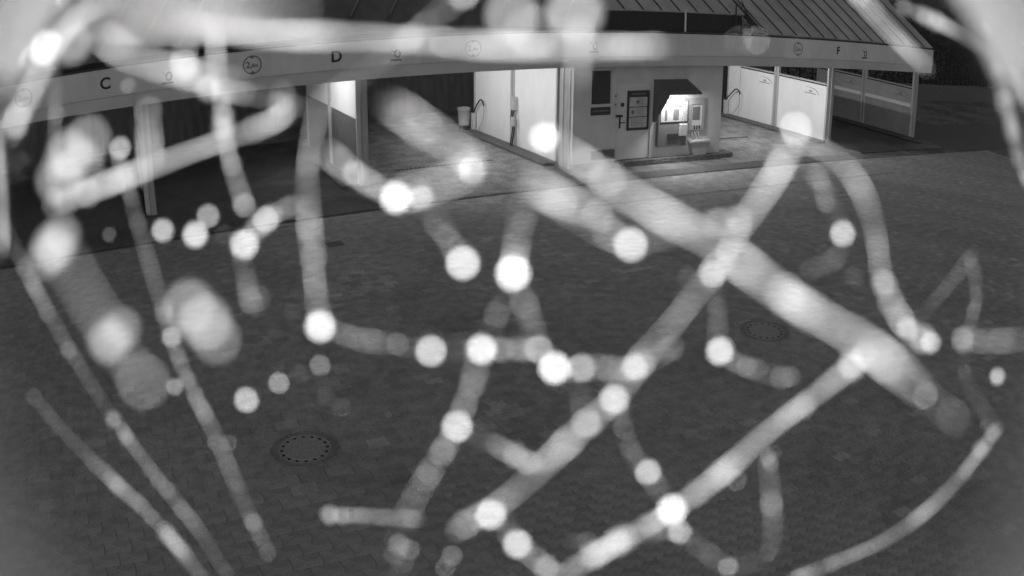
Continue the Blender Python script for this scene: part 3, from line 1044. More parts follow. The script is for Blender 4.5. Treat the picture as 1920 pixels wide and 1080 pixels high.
# thread and drop places in millimetres in the frame of the camera hood
THREADS = [
 (1.342, 1, [[-74.63,59.23,-170.61],[-71.31,58.63,-171.78],[-67.19,57.26,-170.69],[-62.5,55.37,-167.84],[-57.56,53.29,-164.03],[-52.67,51.38,-160.28],[-48.04,49.98,-157.61],[-43.86,49.29,-156.8],[-40.3,49.37,-158.21],[-37.34,50.17,-161.78],[-34.9,51.48,-166.98],[-32.81,53.01,-172.94],[-30.74,54.48,-178.64],[-28.46,55.56,-183.07],[-25.81,56.02,-185.46],[-22.72,55.72,-185.43],[-19.38,54.68,-183.05],[-16.02,53.09,-178.86],[-12.73,51.25,-173.75],[-9.51,49.51,-168.81],[-6.34,48.18,-165.06],[-3.17,47.5,-163.29],[0.07,47.54,-163.87],[3.49,48.28,-166.71],[7.22,49.55,-171.21],[11.3,51.08,-176.46],[15.75,52.57,-181.34],[20.45,53.73,-184.8],[25.16,54.31,-186.08],[29.58,54.18,-184.84],[33.51,53.38,-181.23]]),
 (0.263, 1, [[-49.9,30.6,-79.86],[-46.32,29.88,-79.2],[-42.67,29.03,-78.03],[-39.22,28.23,-76.87],[-36.14,27.65,-76.2],[-33.53,27.41,-76.43],[-31.35,27.58,-77.75],[-29.47,28.14,-80.12],[-27.74,28.98,-83.27],[-25.94,29.94,-86.75],[-23.95,30.84,-90.01]]),
 (0.164, 0, [[-9.22,64.53,-176.6],[-11.6,62.98,-177.91],[-14.21,62.24,-181.66],[-17.07,62.05,-187.22],[-20.12,62.04,-193.57],[-23.2,61.86,-199.53],[-26.14,61.17,-203.96],[-28.78,59.78,-206.05],[-31.01,57.63,-205.41],[-32.81,54.87,-202.21],[-34.23,51.73,-197.09],[-35.4,48.53,-191.11],[-36.5,45.59,-185.45],[-37.79,43.13,-181.26],[-39.49,41.28,-179.35],[-41.77,40.03,-180.1]]),
 (0.559, 0, [[-46.05,44.77,-198.4],[-48.05,43.17,-204.75],[-50.28,41.47,-211.7],[-52.37,39.48,-217.94],[-53.94,37.11,-222.32],[-54.71,34.37,-224.04],[-54.56,31.37,-222.83],[-53.6,28.21,-218.98],[-52.1,25.04,-213.32],[-50.41,22.0,-207.03],[-48.89,19.2,-201.41],[-47.81,16.72,-197.64],[-47.33,14.59,-196.53],[-47.53,12.72,-198.34],[-48.35,10.98,-202.76],[-49.59,9.26,-208.95],[-50.98,7.44,-215.69],[-52.18,5.5,-221.67],[-52.92,3.45,-225.72],[-53.01,1.35,-227.06],[-52.41,-0.71,-225.41],[-51.19,-2.64,-221.14],[-49.57,-4.4,-215.08],[-47.83,-6.0,-208.46],[-46.28,-7.52,-202.59],[-45.18,-9.04,-198.65]]),
 (1.117, 0, [[-124.44,21.87,-201.98],[-118.61,22.54,-198.56],[-112.39,23.03,-193.99],[-106.43,23.47,-189.53],[-101.27,24.06,-186.37],[-97.27,24.96,-185.49],[-94.47,26.3,-187.42],[-92.71,28.12,-192.07],[-91.71,30.32,-198.79],[-91.0,32.72,-206.5],[-90.17,35.07,-213.9],[-88.75,37.12,-219.74],[-86.36,38.73,-223.12],[-82.93,39.79,-223.52],[-78.64,40.33,-221.05],[-73.83,40.46,-216.33],[-68.76,40.33,-210.53],[-63.91,40.15,-204.94],[-59.86,40.23,-200.76],[-57.05,40.83,-198.88],[-55.75,42.13,-199.73],[-56.05,44.19,-203.13],[-57.62,46.88,-208.42],[-59.89,49.94,-214.56],[-62.21,53.04,-220.31],[-63.89,55.81,-224.53]]),
 (1.121, 0, [[-89.2,79.64,-233.23],[-86.68,74.3,-228.42],[-85.16,69.98,-226.07],[-84.86,66.69,-226.93],[-85.77,64.21,-231.14],[-87.61,62.12,-238.14],[-89.93,59.84,-246.8],[-92.21,56.98,-255.62],[-93.89,53.45,-263.02],[-94.5,49.35,-267.69],[-93.81,44.96,-268.86],[-91.79,40.56,-266.48],[-88.72,36.19,-261.22],[-85.11,31.97,-254.28],[-81.52,27.98,-247.22],[-78.51,24.24,-241.57]]),
 (0.375, 0, [[-150.76,51.95,-295.43],[-149.55,46.15,-298.01],[-146.4,39.74,-296.62],[-141.69,33.1,-291.78],[-136.1,26.6,-284.71],[-130.46,20.56,-277.08],[-125.63,15.11,-270.65],[-122.24,10.19,-266.94],[-120.62,5.59,-266.92],[-120.76,1.04,-270.79],[-122.27,-3.71,-277.93],[-124.6,-8.76,-287.04],[-127.01,-14.09,-296.4],[-128.65,-19.65,-304.24],[-128.79,-25.29,-309.12],[-127.01,-30.83,-310.14],[-123.18,-36.13,-307.21],[-117.75,-41.04,-300.91],[-111.53,-45.41,-292.5],[-105.44,-49.29,-283.65],[-100.31,-52.89,-276.14],[-96.66,-56.65,-271.46],[-94.58,-61.01,-270.54],[-94.0,-66.16,-273.53],[-94.54,-72.05,-279.78],[-95.65,-78.44,-287.97],[-96.75,-84.77,-296.4],[-97.31,-90.55,-303.31],[-96.88,-95.38,-307.2],[-95.2,-99.01,-307.19],[-92.3,-101.43,-303.16]]),
 (0.577, 1, [[-206.68,34.09,-286.71],[-200.61,27.2,-284.63],[-192.8,20.22,-279.69],[-184.33,13.55,-273.3],[-176.37,7.41,-267.17],[-169.96,1.89,-262.97],[-165.84,-3.08,-261.93],[-164.24,-7.78,-264.65],[-164.82,-12.56,-271.0],[-166.83,-17.72,-280.06],[-169.19,-23.44,-290.33],[-170.79,-29.66,-300.04],[-170.75,-36.05,-307.49],[-168.54,-42.26,-311.36],[-164.09,-47.97,-311.05],[-157.75,-52.94,-306.77]]),
 (0.39, 0, [[-182.19,-40.49,-279.48],[-185.63,-44.69,-289.46],[-188.63,-48.94,-298.85],[-190.08,-52.99,-306.02],[-189.15,-56.61,-309.78],[-185.51,-59.63,-309.59],[-179.42,-61.96,-305.65],[-171.66,-63.66,-298.9],[-163.22,-65.02,-290.88],[-155.15,-66.42,-283.39],[-148.36,-68.32,-278.14],[-143.32,-71.16,-276.44],[-140.17,-75.2,-278.87],[-138.76,-80.48,-285.11],[-138.58,-86.78,-294.05],[-138.95,-93.69,-304.03],[-139.07,-100.65,-313.14],[-138.11,-107.11,-319.67],[-135.56,-112.49,-322.39],[-131.25,-116.43,-320.81],[-125.38,-118.84,-315.27]]),
 (0.474, 0, [[-162.52,-52.01,-313.77],[-162.32,-57.97,-321.02],[-160.15,-63.45,-324.49],[-155.88,-68.11,-323.64],[-149.79,-71.76,-318.77],[-142.51,-74.44,-310.95],[-134.81,-76.45,-301.9],[-127.57,-78.29,-293.48],[-121.59,-80.5,-287.44],[-117.42,-83.59,-285.01],[-115.23,-87.89,-286.68],[-114.82,-93.44,-292.12],[-115.62,-100.01,-300.23],[-116.84,-107.16,-309.37],[-117.66,-114.28,-317.65],[-117.37,-120.7,-323.35]]),
 (2.012, 0, [[-131.12,-90.08,-289.21],[-125.71,-89.37,-280.77],[-121.38,-89.28,-274.56],[-118.66,-90.26,-271.84],[-117.71,-92.58,-273.15],[-118.37,-96.24,-278.25],[-120.14,-100.94,-286.11],[-122.32,-106.19,-295.17],[-124.16,-111.35,-303.6],[-124.99,-115.77,-309.72],[-124.33,-118.93,-312.3]]),
 (0.193, 0, [[-39.97,29.54,-181.85],[-38.89,28.64,-182.29],[-38.42,28.15,-185.37],[-38.31,27.95,-190.57],[-38.25,27.83,-196.96],[-37.89,27.61,-203.36],[-36.86,27.03,-208.63],[-35.09,25.99,-211.76],[-32.74,24.63,-212.18],[-30.13,23.16,-209.83],[-27.6,21.82,-205.23],[-25.37,20.94,-199.34],[-23.46,20.49,-193.41],[-21.91,20.28,-188.71],[-20.7,20.12,-186.24],[-19.78,19.78,-186.55],[-19.1,19.13,-189.62],[-18.62,18.25,-194.86],[-18.22,17.16,-201.25],[-17.77,15.88,-207.55],[-17.15,14.51,-212.54],[-16.32,13.03,-215.25],[-15.29,11.34,-215.2],[-14.09,9.52,-212.41],[-12.79,7.66,-207.47],[-11.46,5.86,-201.38]]),
 (0.521, 1, [[-20.56,29.98,-134.53],[-18.65,28.34,-131.07],[-16.99,27.03,-128.77],[-15.59,26.08,-128.18],[-14.41,25.47,-129.51],[-13.36,25.05,-132.58],[-12.01,24.62,-136.89],[-10.26,24.04,-141.63],[-8.49,23.24,-145.89],[-7.22,22.22,-148.84],[-7.01,21.03,-149.93],[-8.22,19.74,-148.96],[-10.45,18.36,-146.13],[-13.13,16.92,-142.01],[-15.74,15.51,-137.43],[-17.93,14.17,-133.31]]),
 (0.177, 0, [[5.63,28.77,-200.7],[5.27,28.68,-207.1],[4.86,28.59,-213.64],[4.4,28.27,-219.04],[3.92,27.55,-222.28],[3.46,26.3,-222.72],[3.07,24.62,-220.31],[2.73,22.67,-215.55],[2.43,20.52,-209.41],[2.14,18.26,-203.16],[1.84,15.95,-198.06],[1.52,13.57,-195.18],[1.21,11.13,-195.1],[0.9,8.66,-197.87],[0.58,6.15,-202.96],[0.26,3.62,-209.36]]),
 (0.135, 0, [[0.26,3.65,-210.91],[-0.61,1.33,-217.53],[-1.54,-1.22,-224.2],[-2.51,-3.85,-229.58],[-3.46,-6.4,-232.6],[-4.31,-8.63,-232.66],[-5.04,-10.34,-229.74],[-5.64,-11.58,-224.42],[-6.13,-12.55,-217.73],[-6.56,-13.49,-210.99],[-7.0,-14.64,-205.49],[-7.45,-16.09,-202.32],[-7.95,-17.84,-202.07],[-8.58,-19.98,-204.74],[-9.41,-22.56,-209.75],[-10.48,-25.53,-216.03],[-11.75,-28.85,-222.26],[-13.12,-32.34,-227.12],[-14.49,-35.7,-229.56],[-15.8,-38.68,-229.02],[-16.99,-41.07,-225.53],[-18.13,-42.87,-219.68],[-19.24,-44.26,-212.51],[-20.31,-45.49,-205.33],[-21.36,-46.86,-199.43],[-22.46,-48.66,-195.84],[-23.69,-51.14,-195.09],[-25.18,-54.39,-197.14],[-26.94,-58.36,-201.39],[-28.91,-62.83,-206.79],[-30.97,-67.45,-212.05]]),
 (0.157, 0, [[0.28,3.87,-223.61],[1.03,1.63,-216.91],[1.75,-0.5,-210.39],[2.44,-2.5,-205.35],[3.11,-4.41,-202.78],[3.77,-6.28,-203.19],[4.42,-8.21,-206.49],[5.08,-10.28,-212.01],[5.78,-12.42,-218.62],[6.55,-14.5,-224.99],[7.4,-16.37,-229.84],[8.23,-17.91,-232.17],[8.95,-19.08,-231.52],[9.65,-19.81,-227.99],[10.42,-20.11,-222.25],[11.37,-20.06,-215.43],[12.63,-19.7,-208.87],[14.21,-19.21,-203.84],[16.06,-18.81,-201.3],[18.15,-18.67,-201.73],[20.42,-18.89,-205.0],[22.84,-19.52,-210.42],[25.44,-20.37,-216.87],[28.11,-21.19,-223.01],[30.69,-21.67,-227.6],[33.04,-21.55,-229.68],[35.05,-20.69,-228.81],[36.62,-19.23,-225.1],[37.78,-17.45,-219.25],[38.65,-15.61,-212.36],[39.44,-13.97,-205.75]]),
 (0.172, 0, [[-58.12,-11.62,-255.57],[-54.59,-12.27,-251.82],[-50.64,-12.8,-245.78],[-46.65,-13.21,-238.71],[-42.98,-13.54,-232.12],[-39.91,-13.83,-227.41],[-37.57,-14.11,-225.59],[-35.91,-14.49,-227.12],[-34.77,-15.01,-231.76],[-33.91,-15.67,-238.66],[-33.05,-16.45,-246.5],[-32.07,-17.29,-253.75],[-30.85,-18.06,-259.01],[-29.2,-18.63,-261.28],[-26.98,-18.88,-260.16],[-24.18,-18.77,-255.92],[-20.9,-18.32,-249.44],[-17.44,-17.67,-242.03],[-14.02,-17.01,-235.19],[-10.79,-16.5,-230.31],[-7.78,-16.27,-228.41],[-4.87,-16.34,-229.88],[-1.88,-16.66,-234.45],[1.3,-17.15,-241.23],[4.69,-17.71,-248.86],[8.24,-18.22,-255.81]]),
 (0.198, 0, [[18.71,-23.38,-250.82],[18.9,-24.96,-249.14],[18.87,-26.21,-244.49],[18.66,-27.15,-237.75],[18.37,-27.89,-230.24],[18.12,-28.57,-223.42],[18.01,-29.38,-218.59],[18.14,-30.51,-216.67],[18.54,-32.07,-217.99],[19.19,-34.09,-222.24],[20.04,-36.5,-228.51]]),
 (0.449, 0, [[42.04,2.8,-177.26],[41.48,2.21,-177.11],[41.59,1.72,-179.55],[42.15,1.19,-184.15],[42.84,0.47,-190.03],[43.27,-0.62,-196.08],[43.1,-2.18,-201.15],[42.2,-4.11,-204.23],[40.6,-6.2,-204.73],[38.47,-8.21,-202.59],[36.05,-9.94,-198.24],[33.51,-11.41,-192.61],[31.0,-12.75,-186.86],[28.78,-14.03,-182.16],[27.01,-15.36,-179.47],[25.8,-16.83,-179.33],[25.15,-18.48,-181.79],[24.93,-20.35,-186.36],[24.9,-22.38,-192.13],[24.8,-24.44,-197.97],[24.36,-26.39,-202.71],[23.5,-28.01,-205.41],[22.27,-29.16,-205.52],[20.69,-29.91,-203.0],[18.85,-30.37,-198.34],[16.88,-30.74,-192.44],[14.88,-31.2,-186.46],[12.96,-31.89,-181.57],[11.17,-32.96,-178.73],[9.52,-34.52,-178.45],[7.96,-36.61,-180.75],[6.39,-39.23,-185.1],[4.71,-42.27,-190.57],[2.87,-45.42,-196.01],[0.86,-48.35,-200.26],[-1.28,-50.7,-202.44],[-3.51,-52.25,-202.04],[-5.74,-52.99,-199.08],[-7.86,-53.06,-194.05],[-9.82,-52.72,-187.87],[-11.63,-52.34,-181.68]]),
 (0.237, 0, [[-14.02,-35.38,-217.45],[-12.25,-37.03,-221.57],[-10.51,-39.08,-227.84],[-8.68,-41.35,-235.0],[-6.72,-43.59,-241.6],[-4.63,-45.54,-246.31],[-2.39,-47.14,-248.13],[-0.05,-48.26,-246.67],[2.18,-48.7,-242.22],[4.14,-48.39,-235.67],[5.75,-47.4,-228.31],[6.96,-45.95,-221.63],[7.94,-44.48,-216.91],[8.85,-43.36,-215.07],[9.86,-42.84,-216.45],[11.1,-43.0,-220.76]]),
 (0.316, 0, [[-16.42,-68.37,-232.77],[-14.63,-68.8,-238.8],[-12.55,-68.26,-242.44],[-10.31,-66.94,-242.94],[-8.07,-65.21,-240.19],[-5.98,-63.54,-234.74],[-4.22,-62.37,-227.64],[-2.78,-61.81,-220.36],[-1.49,-61.95,-214.35],[-0.17,-62.86,-210.78],[1.35,-64.54,-210.3],[3.2,-67.09,-212.89],[5.37,-70.54,-217.83],[7.79,-74.55,-224.02],[10.38,-78.68,-230.1],[12.97,-82.4,-234.74]]),
 (0.761, 0, [[66.25,36.11,-189.22],[63.77,33.52,-184.6],[61.23,31.0,-179.38],[58.9,28.64,-174.75],[57.0,26.48,-171.79],[55.65,24.49,-171.23],[54.73,22.43,-173.4],[54.14,20.24,-177.98],[53.83,18.01,-184.15],[53.7,15.87,-190.75],[53.7,14.05,-196.53],[53.7,12.7,-200.42],[53.4,11.64,-201.78],[52.59,10.69,-200.43],[51.21,9.7,-196.74],[49.29,8.52,-191.52],[47.12,7.22,-185.82],[45.12,5.99,-180.8],[43.56,4.85,-177.5],[42.6,3.81,-176.61],[42.3,2.82,-178.35]]),
 (0.72, 1, [[4.56,26.46,-145.63],[6.38,26.22,-150.3],[8.3,25.94,-155.03],[10.27,25.45,-158.9],[12.23,24.63,-161.16],[14.12,23.41,-161.36],[15.84,21.82,-159.47],[17.33,19.98,-155.87],[18.67,18.04,-151.26],[19.98,16.17,-146.54],[21.44,14.47,-142.62],[23.31,12.96,-140.24],[25.72,11.62,-139.8],[28.57,10.44,-141.35],[31.69,9.4,-144.51],[34.8,8.47,-148.63],[37.59,7.62,-152.83],[39.92,6.79,-156.21],[41.71,5.93,-158.02],[42.93,4.99,-157.81],[43.69,3.97,-155.56]]),
 (0.711, 1, [[34.36,7.41,-142.73],[34.4,6.49,-138.47],[34.3,5.62,-133.99],[34.32,4.81,-130.13],[34.69,4.03,-127.61],[35.63,3.24,-126.84],[37.17,2.39,-127.93],[39.28,1.47,-130.59],[41.82,0.45,-134.18],[44.61,-0.66,-137.91],[47.4,-1.82,-140.92],[50.0,-3.02,-142.47],[52.19,-4.23,-142.16],[53.77,-5.39,-139.93],[54.64,-6.45,-136.16],[54.88,-7.4,-131.47],[54.82,-8.28,-126.67],[54.87,-9.14,-122.52],[55.35,-10.05,-119.68],[56.5,-11.04,-118.58],[58.38,-12.16,-119.26],[60.89,-13.41,-121.45],[63.77,-14.76,-124.57],[66.71,-16.16,-127.84],[69.36,-17.52,-130.48],[71.43,-18.77,-131.79]]),
 (0.244, 1, [[77.39,-16.12,-158.07],[80.51,-17.73,-161.11],[82.86,-19.21,-162.45],[84.18,-20.46,-161.7],[84.4,-21.39,-158.89],[83.69,-22.0,-154.43],[82.42,-22.34,-149.08],[81.06,-22.55,-143.75],[80.13,-22.83,-139.34],[80.06,-23.32,-136.54],[81.15,-24.15,-135.72]]),
 (1.108, 1, [[45.66,1.46,-151.53],[45.61,0.54,-146.73],[45.42,-0.32,-141.86],[45.42,-1.14,-137.78],[45.93,-1.94,-135.2],[47.17,-2.8,-134.53],[49.25,-3.73,-135.77],[52.06,-4.78,-138.54],[55.38,-5.93,-142.18],[58.83,-7.15,-145.81],[62.03,-8.37,-148.61]]),
 (0.893, 1, [[2.63,17.12,-141.22],[4.17,16.07,-138.53],[5.75,15.24,-137.72],[7.41,14.64,-138.94],[9.14,14.27,-141.96],[10.9,14.08,-146.17],[12.62,14.03,-150.72],[14.23,14.01,-154.71],[15.69,13.91,-157.33],[16.97,13.65,-158.03],[18.06,13.18,-156.67]]),
 (0.18, 0, [[25.63,9.47,-185.16],[27.26,9.91,-180.91],[29.14,10.47,-179.05],[31.47,11.18,-179.83],[34.37,12.04,-183.01],[37.84,13.01,-187.81],[41.78,14.0,-193.17],[45.91,14.94,-197.88],[49.9,15.76,-200.88],[53.39,16.4,-201.45],[56.15,16.84,-199.36]]),
 (0.602, 0, [[71.48,37.76,-205.22],[75.47,38.06,-210.5],[78.99,38.08,-214.07],[81.64,37.62,-215.13],[83.15,36.52,-213.43],[83.47,34.78,-209.24],[82.87,32.53,-203.31],[81.79,30.07,-196.71],[80.74,27.63,-190.67],[80.21,25.4,-186.33],[80.56,23.48,-184.49],[81.96,21.83,-185.47],[84.36,20.33,-189.03],[87.49,18.83,-194.41],[90.9,17.17,-200.51],[94.08,15.22,-206.07],[96.43,12.84,-210.02],[97.52,10.05,-211.56],[97.31,7.05,-210.32],[96.04,4.07,-206.47],[94.13,1.35,-200.72],[92.12,-1.16,-194.15],[90.48,-3.54,-188.02],[89.69,-5.71,-183.5],[90.09,-7.64,-181.38],[91.79,-9.3,-182.0],[94.74,-10.64,-185.08],[98.63,-11.71,-189.85],[102.93,-12.61,-195.24],[107.01,-13.45,-200.03],[110.26,-14.33,-203.13]]),
 (0.31, 0, [[88.01,34.27,-236.66],[87.9,31.59,-233.3],[89.11,29.35,-233.34],[91.61,27.53,-236.73],[95.11,26.04,-242.78],[99.1,24.77,-250.26],[103.02,23.64,-257.62],[106.3,22.48,-263.37],[108.36,21.15,-266.36],[108.83,19.56,-266.01],[107.62,17.71,-262.42],[105.06,15.62,-256.29],[101.73,13.49,-248.82],[98.22,11.51,-241.55],[95.14,9.8,-235.97],[92.92,8.45,-233.28],[91.67,7.48,-234.16],[91.33,6.79,-238.56],[91.7,6.25,-245.7],[92.41,5.74,-254.29],[93.06,5.12,-262.7]]),
 (1.211, 0, [[12.34,-84.83,-236.85],[14.27,-82.25,-233.76],[15.95,-78.91,-228.35],[17.45,-75.25,-221.77],[18.9,-71.75,-215.37],[20.45,-68.84,-210.49],[22.29,-66.8,-208.14],[24.55,-65.76,-208.84],[27.23,-65.63,-212.47],[30.27,-66.16,-218.36],[33.49,-66.97,-225.35],[36.63,-67.73,-232.04],[39.49,-68.05,-237.13],[41.95,-67.57,-239.59],[43.98,-66.08,-238.96],[45.62,-63.57,-235.36],[46.97,-60.25,-229.49],[48.11,-56.55,-222.5],[49.25,-52.92,-215.77],[50.64,-49.7,-210.62],[52.52,-47.13,-208.05],[55.11,-45.2,-208.56],[58.54,-43.75,-211.99],[62.69,-42.62,-217.6],[67.28,-41.59,-224.19],[71.94,-40.47,-230.38],[76.21,-39.1,-234.86],[79.71,-37.32,-236.65],[82.19,-35.1,-235.32],[83.62,-32.46,-231.03],[84.19,-29.54,-224.53],[84.28,-26.53,-216.98],[84.36,-23.65,-209.75],[84.97,-21.05,-204.12],[86.56,-18.77,-201.01],[89.39,-16.8,-200.85]]),
 (0.504, 0, [[21.52,-92.33,-304.35],[23.76,-92.67,-303.56],[25.61,-91.93,-298.93],[27.15,-90.21,-291.35],[28.55,-87.81,-282.3],[30.03,-85.14,-273.56],[31.88,-82.63,-266.83],[34.26,-80.77,-263.38],[37.2,-79.97,-263.83],[40.67,-80.36,-268.01],[44.5,-81.88,-275.02],[48.46,-84.15,-283.4],[52.38,-86.53,-291.44],[55.98,-88.46,-297.49],[59.02,-89.45,-300.28],[61.37,-89.24,-299.18]]),
 (0.344, 1, [[52.05,-72.52,-268.51],[53.5,-75.16,-272.34],[54.22,-76.91,-272.83],[54.27,-77.66,-269.76],[53.86,-77.47,-263.64],[53.31,-76.63,-255.58],[52.99,-75.6,-247.02],[53.13,-74.86,-239.55],[53.88,-74.8,-234.55],[55.31,-75.67,-232.88],[57.37,-77.53,-234.74],[59.84,-80.33,-239.63],[62.58,-83.79,-246.4],[65.46,-87.27,-253.58],[68.32,-90.09,-259.63],[71.07,-91.6,-263.25],[73.82,-91.73,-263.45],[76.27,-90.53,-260.07],[77.9,-87.85,-253.92],[78.44,-83.8,-246.35],[77.85,-78.65,-239.04],[76.49,-72.64,-233.6],[75.19,-66.4,-231.07],[74.55,-60.52,-231.98],[74.9,-55.31,-236.27],[76.37,-50.91,-243.26]]),
 (0.251, 1, [[28.93,-31.34,-240.68],[30.73,-35.5,-246.68],[32.77,-40.21,-253.83],[34.82,-45.0,-260.6],[36.67,-49.3,-265.55],[38.12,-52.52,-267.65],[39.02,-54.18,-266.45],[39.35,-54.4,-262.09],[39.27,-53.77,-255.29],[39.02,-52.95,-247.26],[38.9,-52.63,-239.44],[39.18,-53.19,-233.26],[40.02,-54.67,-229.88],[41.51,-57.11,-229.85],[43.63,-60.45,-233.0],[46.24,-64.43,-238.56]]),
 (0.206, 0, [[66.27,4.42,-279.44],[65.5,1.31,-274.6],[64.14,-1.74,-267.31],[62.52,-4.58,-259.01],[61.01,-7.12,-251.33],[59.96,-9.34,-245.8],[59.54,-11.39,-243.51],[59.88,-13.45,-244.88],[61.07,-15.57,-249.59],[63.01,-17.72,-256.64],[65.53,-19.83,-264.56],[68.2,-21.65,-271.74],[70.55,-23.05,-276.73],[72.38,-24.03,-278.42],[73.66,-24.68,-276.39],[74.49,-25.12,-270.89],[75.21,-25.42,-262.87],[76.05,-25.6,-253.79],[77.2,-25.81,-245.32],[78.92,-26.19,-238.98],[81.43,-26.89,-235.82]]),
 (1.495, 0, [[188.9,-55.13,-284.44],[191.83,-60.48,-293.76],[193.28,-65.66,-300.97],[192.48,-70.2,-304.8],[189.16,-73.72,-304.66],[183.53,-76.02,-300.75],[176.3,-77.18,-293.97],[168.44,-77.62,-285.8],[160.96,-77.88,-278.05],[154.76,-78.52,-272.43],[150.44,-80.04,-270.26],[148.23,-82.73,-272.13],[147.95,-86.58,-277.87],[148.92,-91.37,-286.54],[150.24,-96.63,-296.64],[150.91,-101.76,-306.38],[149.98,-106.15,-314.08],[146.92,-109.32,-318.4],[141.82,-110.98,-318.6],[135.17,-111.13,-314.78],[127.73,-110.06,-307.83],[120.33,-108.28,-299.34],[113.57,-106.46,-291.25],[108.01,-105.33,-285.38],[103.94,-105.48,-283.06],[101.38,-107.22,-284.93]]),
 (0.39, 1, [[169.32,11.79,-277.21],[171.85,9.51,-285.8],[175.33,7.18,-296.05],[178.57,4.66,-306.23],[180.47,1.9,-314.59],[180.15,-1.11,-319.74],[177.22,-4.3,-320.91],[171.87,-7.52,-318.06],[164.78,-10.61,-311.96],[156.93,-13.49,-304.05],[149.39,-16.15,-296.14]]),
 (0.334, 1, [[166.51,11.62,-273.43],[169.73,8.84,-277.75],[174.91,6.21,-284.98],[181.01,3.36,-293.72],[186.75,-0.08,-302.26],[190.89,-4.39,-308.96],[192.18,-9.81,-312.68],[190.33,-15.96,-312.65],[186.03,-22.16,-308.6],[180.46,-27.79,-301.12],[175.04,-32.41,-291.48],[171.04,-36.11,-281.43],[169.07,-39.49,-272.93],[169.56,-43.0,-267.48],[172.65,-47.06,-265.85],[177.99,-51.95,-268.02]]),
 (0.263, 0, [[128.05,-14.48,-216.56],[127.97,-14.44,-212.53],[126.53,-14.28,-206.42],[124.33,-14.01,-199.24],[122.16,-13.71,-192.23],[120.82,-13.42,-186.54],[120.95,-13.21,-183.05],[122.91,-13.13,-182.22],[126.7,-13.19,-183.94],[131.97,-13.38,-187.6],[138.04,-13.66,-192.2]]),
 (4.5, 1, [[166.19,107.59,-252.92],[170.55,105.36,-258.86],[176.6,103.87,-267.33],[183.4,102.54,-276.8],[189.86,100.82,-285.54],[194.91,98.33,-291.91],[197.81,94.85,-294.72],[198.2,90.32,-293.52],[196.16,84.95,-288.69],[192.28,79.1,-281.27],[187.51,73.21,-272.84],[182.99,67.81,-265.13],[179.87,63.26,-259.7],[179.03,59.7,-257.65],[180.87,57.05,-259.42],[185.25,55.06,-264.66],[191.51,53.42,-272.35],[198.55,51.78,-280.97],[205.15,49.8,-288.81],[210.15,47.27,-294.29],[212.73,44.09,-296.31]]),
 (4.5, 1, [[108.32,67.32,-160.21],[108.09,64.26,-159.0],[109.46,62.19,-160.13],[112.37,60.91,-163.45],[116.48,60.09,-168.38],[121.22,59.29,-173.96],[125.85,58.11,-179.13],[129.67,56.27,-182.87],[132.08,53.65,-184.47],[132.79,50.31,-183.6],[131.82,46.45,-180.45]]),
 (1.429, 0, [[89.38,76.91,-196.48],[91.91,75.72,-198.42],[95.65,75.44,-202.88],[100.27,75.67,-208.96],[105.25,75.91,-215.41],[110.03,75.69,-220.9],[114.02,74.65,-224.27],[116.78,72.63,-224.8],[118.07,69.65,-222.34],[117.97,65.95,-217.33],[116.84,61.87,-210.68]]),
 (1.509, 0, [[149.33,108.42,-284.63],[148.71,103.13,-274.53],[148.34,98.26,-265.13],[149.0,94.33,-258.07],[151.34,91.68,-254.5],[155.63,90.38,-254.87],[161.72,90.21,-258.88],[169.15,90.75,-265.42],[177.14,91.46,-272.9],[184.74,91.79,-279.57],[191.06,91.28,-283.81]]),
 (2.052, 1, [[13.11,51.38,-162.55],[13.31,50.06,-166.45],[13.63,49.11,-171.95],[14.01,48.2,-178.11],[14.34,47.02,-183.83],[14.56,45.35,-188.11]]),
 (0.991, 1, [[-72.17,44.41,-128.06],[-69.69,42.81,-126.98],[-68.32,41.81,-127.64],[-67.89,41.42,-130.19],[-68.06,41.54,-134.42],[-68.32,41.96,-139.77],[-67.93,42.4,-145.55],[-66.55,42.59,-150.83],[-64.27,42.38,-154.65],[-61.4,41.73,-156.34],[-58.42,40.69,-155.64],[-55.7,39.42,-152.86],[-53.23,38.06,-148.79],[-51.07,36.78,-144.44],[-49.29,35.73,-140.84],[-47.93,35.03,-138.83]]),
 (0.287, 0, [[-84.26,54.95,-218.4],[-79.63,53.16,-213.5],[-75.95,51.96,-210.77],[-73.39,51.48,-210.99],[-71.87,51.73,-214.33],[-71.11,52.54,-220.36],[-70.58,53.56,-228.15],[-69.81,54.49,-236.33],[-68.57,55.1,-243.4],[-66.79,55.24,-248.04],[-64.59,54.9,-249.42],[-62.15,54.12,-247.34],[-59.51,52.95,-242.37],[-56.78,51.51,-235.64],[-54.1,50.04,-228.59],[-51.63,48.76,-222.74]]),
 (0.375, 0, [[-151.99,82.58,-236.29],[-153.35,80.7,-239.85],[-156.62,80.14,-246.36],[-161.12,79.88,-254.9],[-165.98,78.74,-264.14],[-170.26,75.5,-272.59],[-173.15,69.3,-278.86],[-174.03,60.5,-281.81],[-172.72,50.05,-280.92],[-169.45,39.1,-276.52],[-164.88,28.76,-269.69]]),
 (1.256, 0, [[-67.96,-83.72,-302.98],[-66.33,-86.05,-311.64],[-63.94,-87.59,-317.41],[-60.69,-88.06,-319.27],[-56.67,-87.4,-316.95],[-52.12,-85.79,-310.99],[-47.34,-83.58,-302.68],[-42.68,-81.24,-293.77],[-38.4,-79.28,-286.13],[-34.66,-78.11,-281.36],[-31.46,-78.03,-280.51]]),
 (0.228, 0, [[-41.35,-86.37,-284.08],[-39.43,-85.55,-277.81],[-37.17,-84.04,-269.68],[-34.99,-82.41,-261.24],[-33.29,-81.22,-254.08],[-32.39,-80.99,-249.56],[-32.48,-82.06,-248.47],[-33.47,-84.48,-250.96],[-35.12,-88.07,-256.42],[-37.13,-92.4,-263.67],[-39.11,-96.88,-271.17]]),
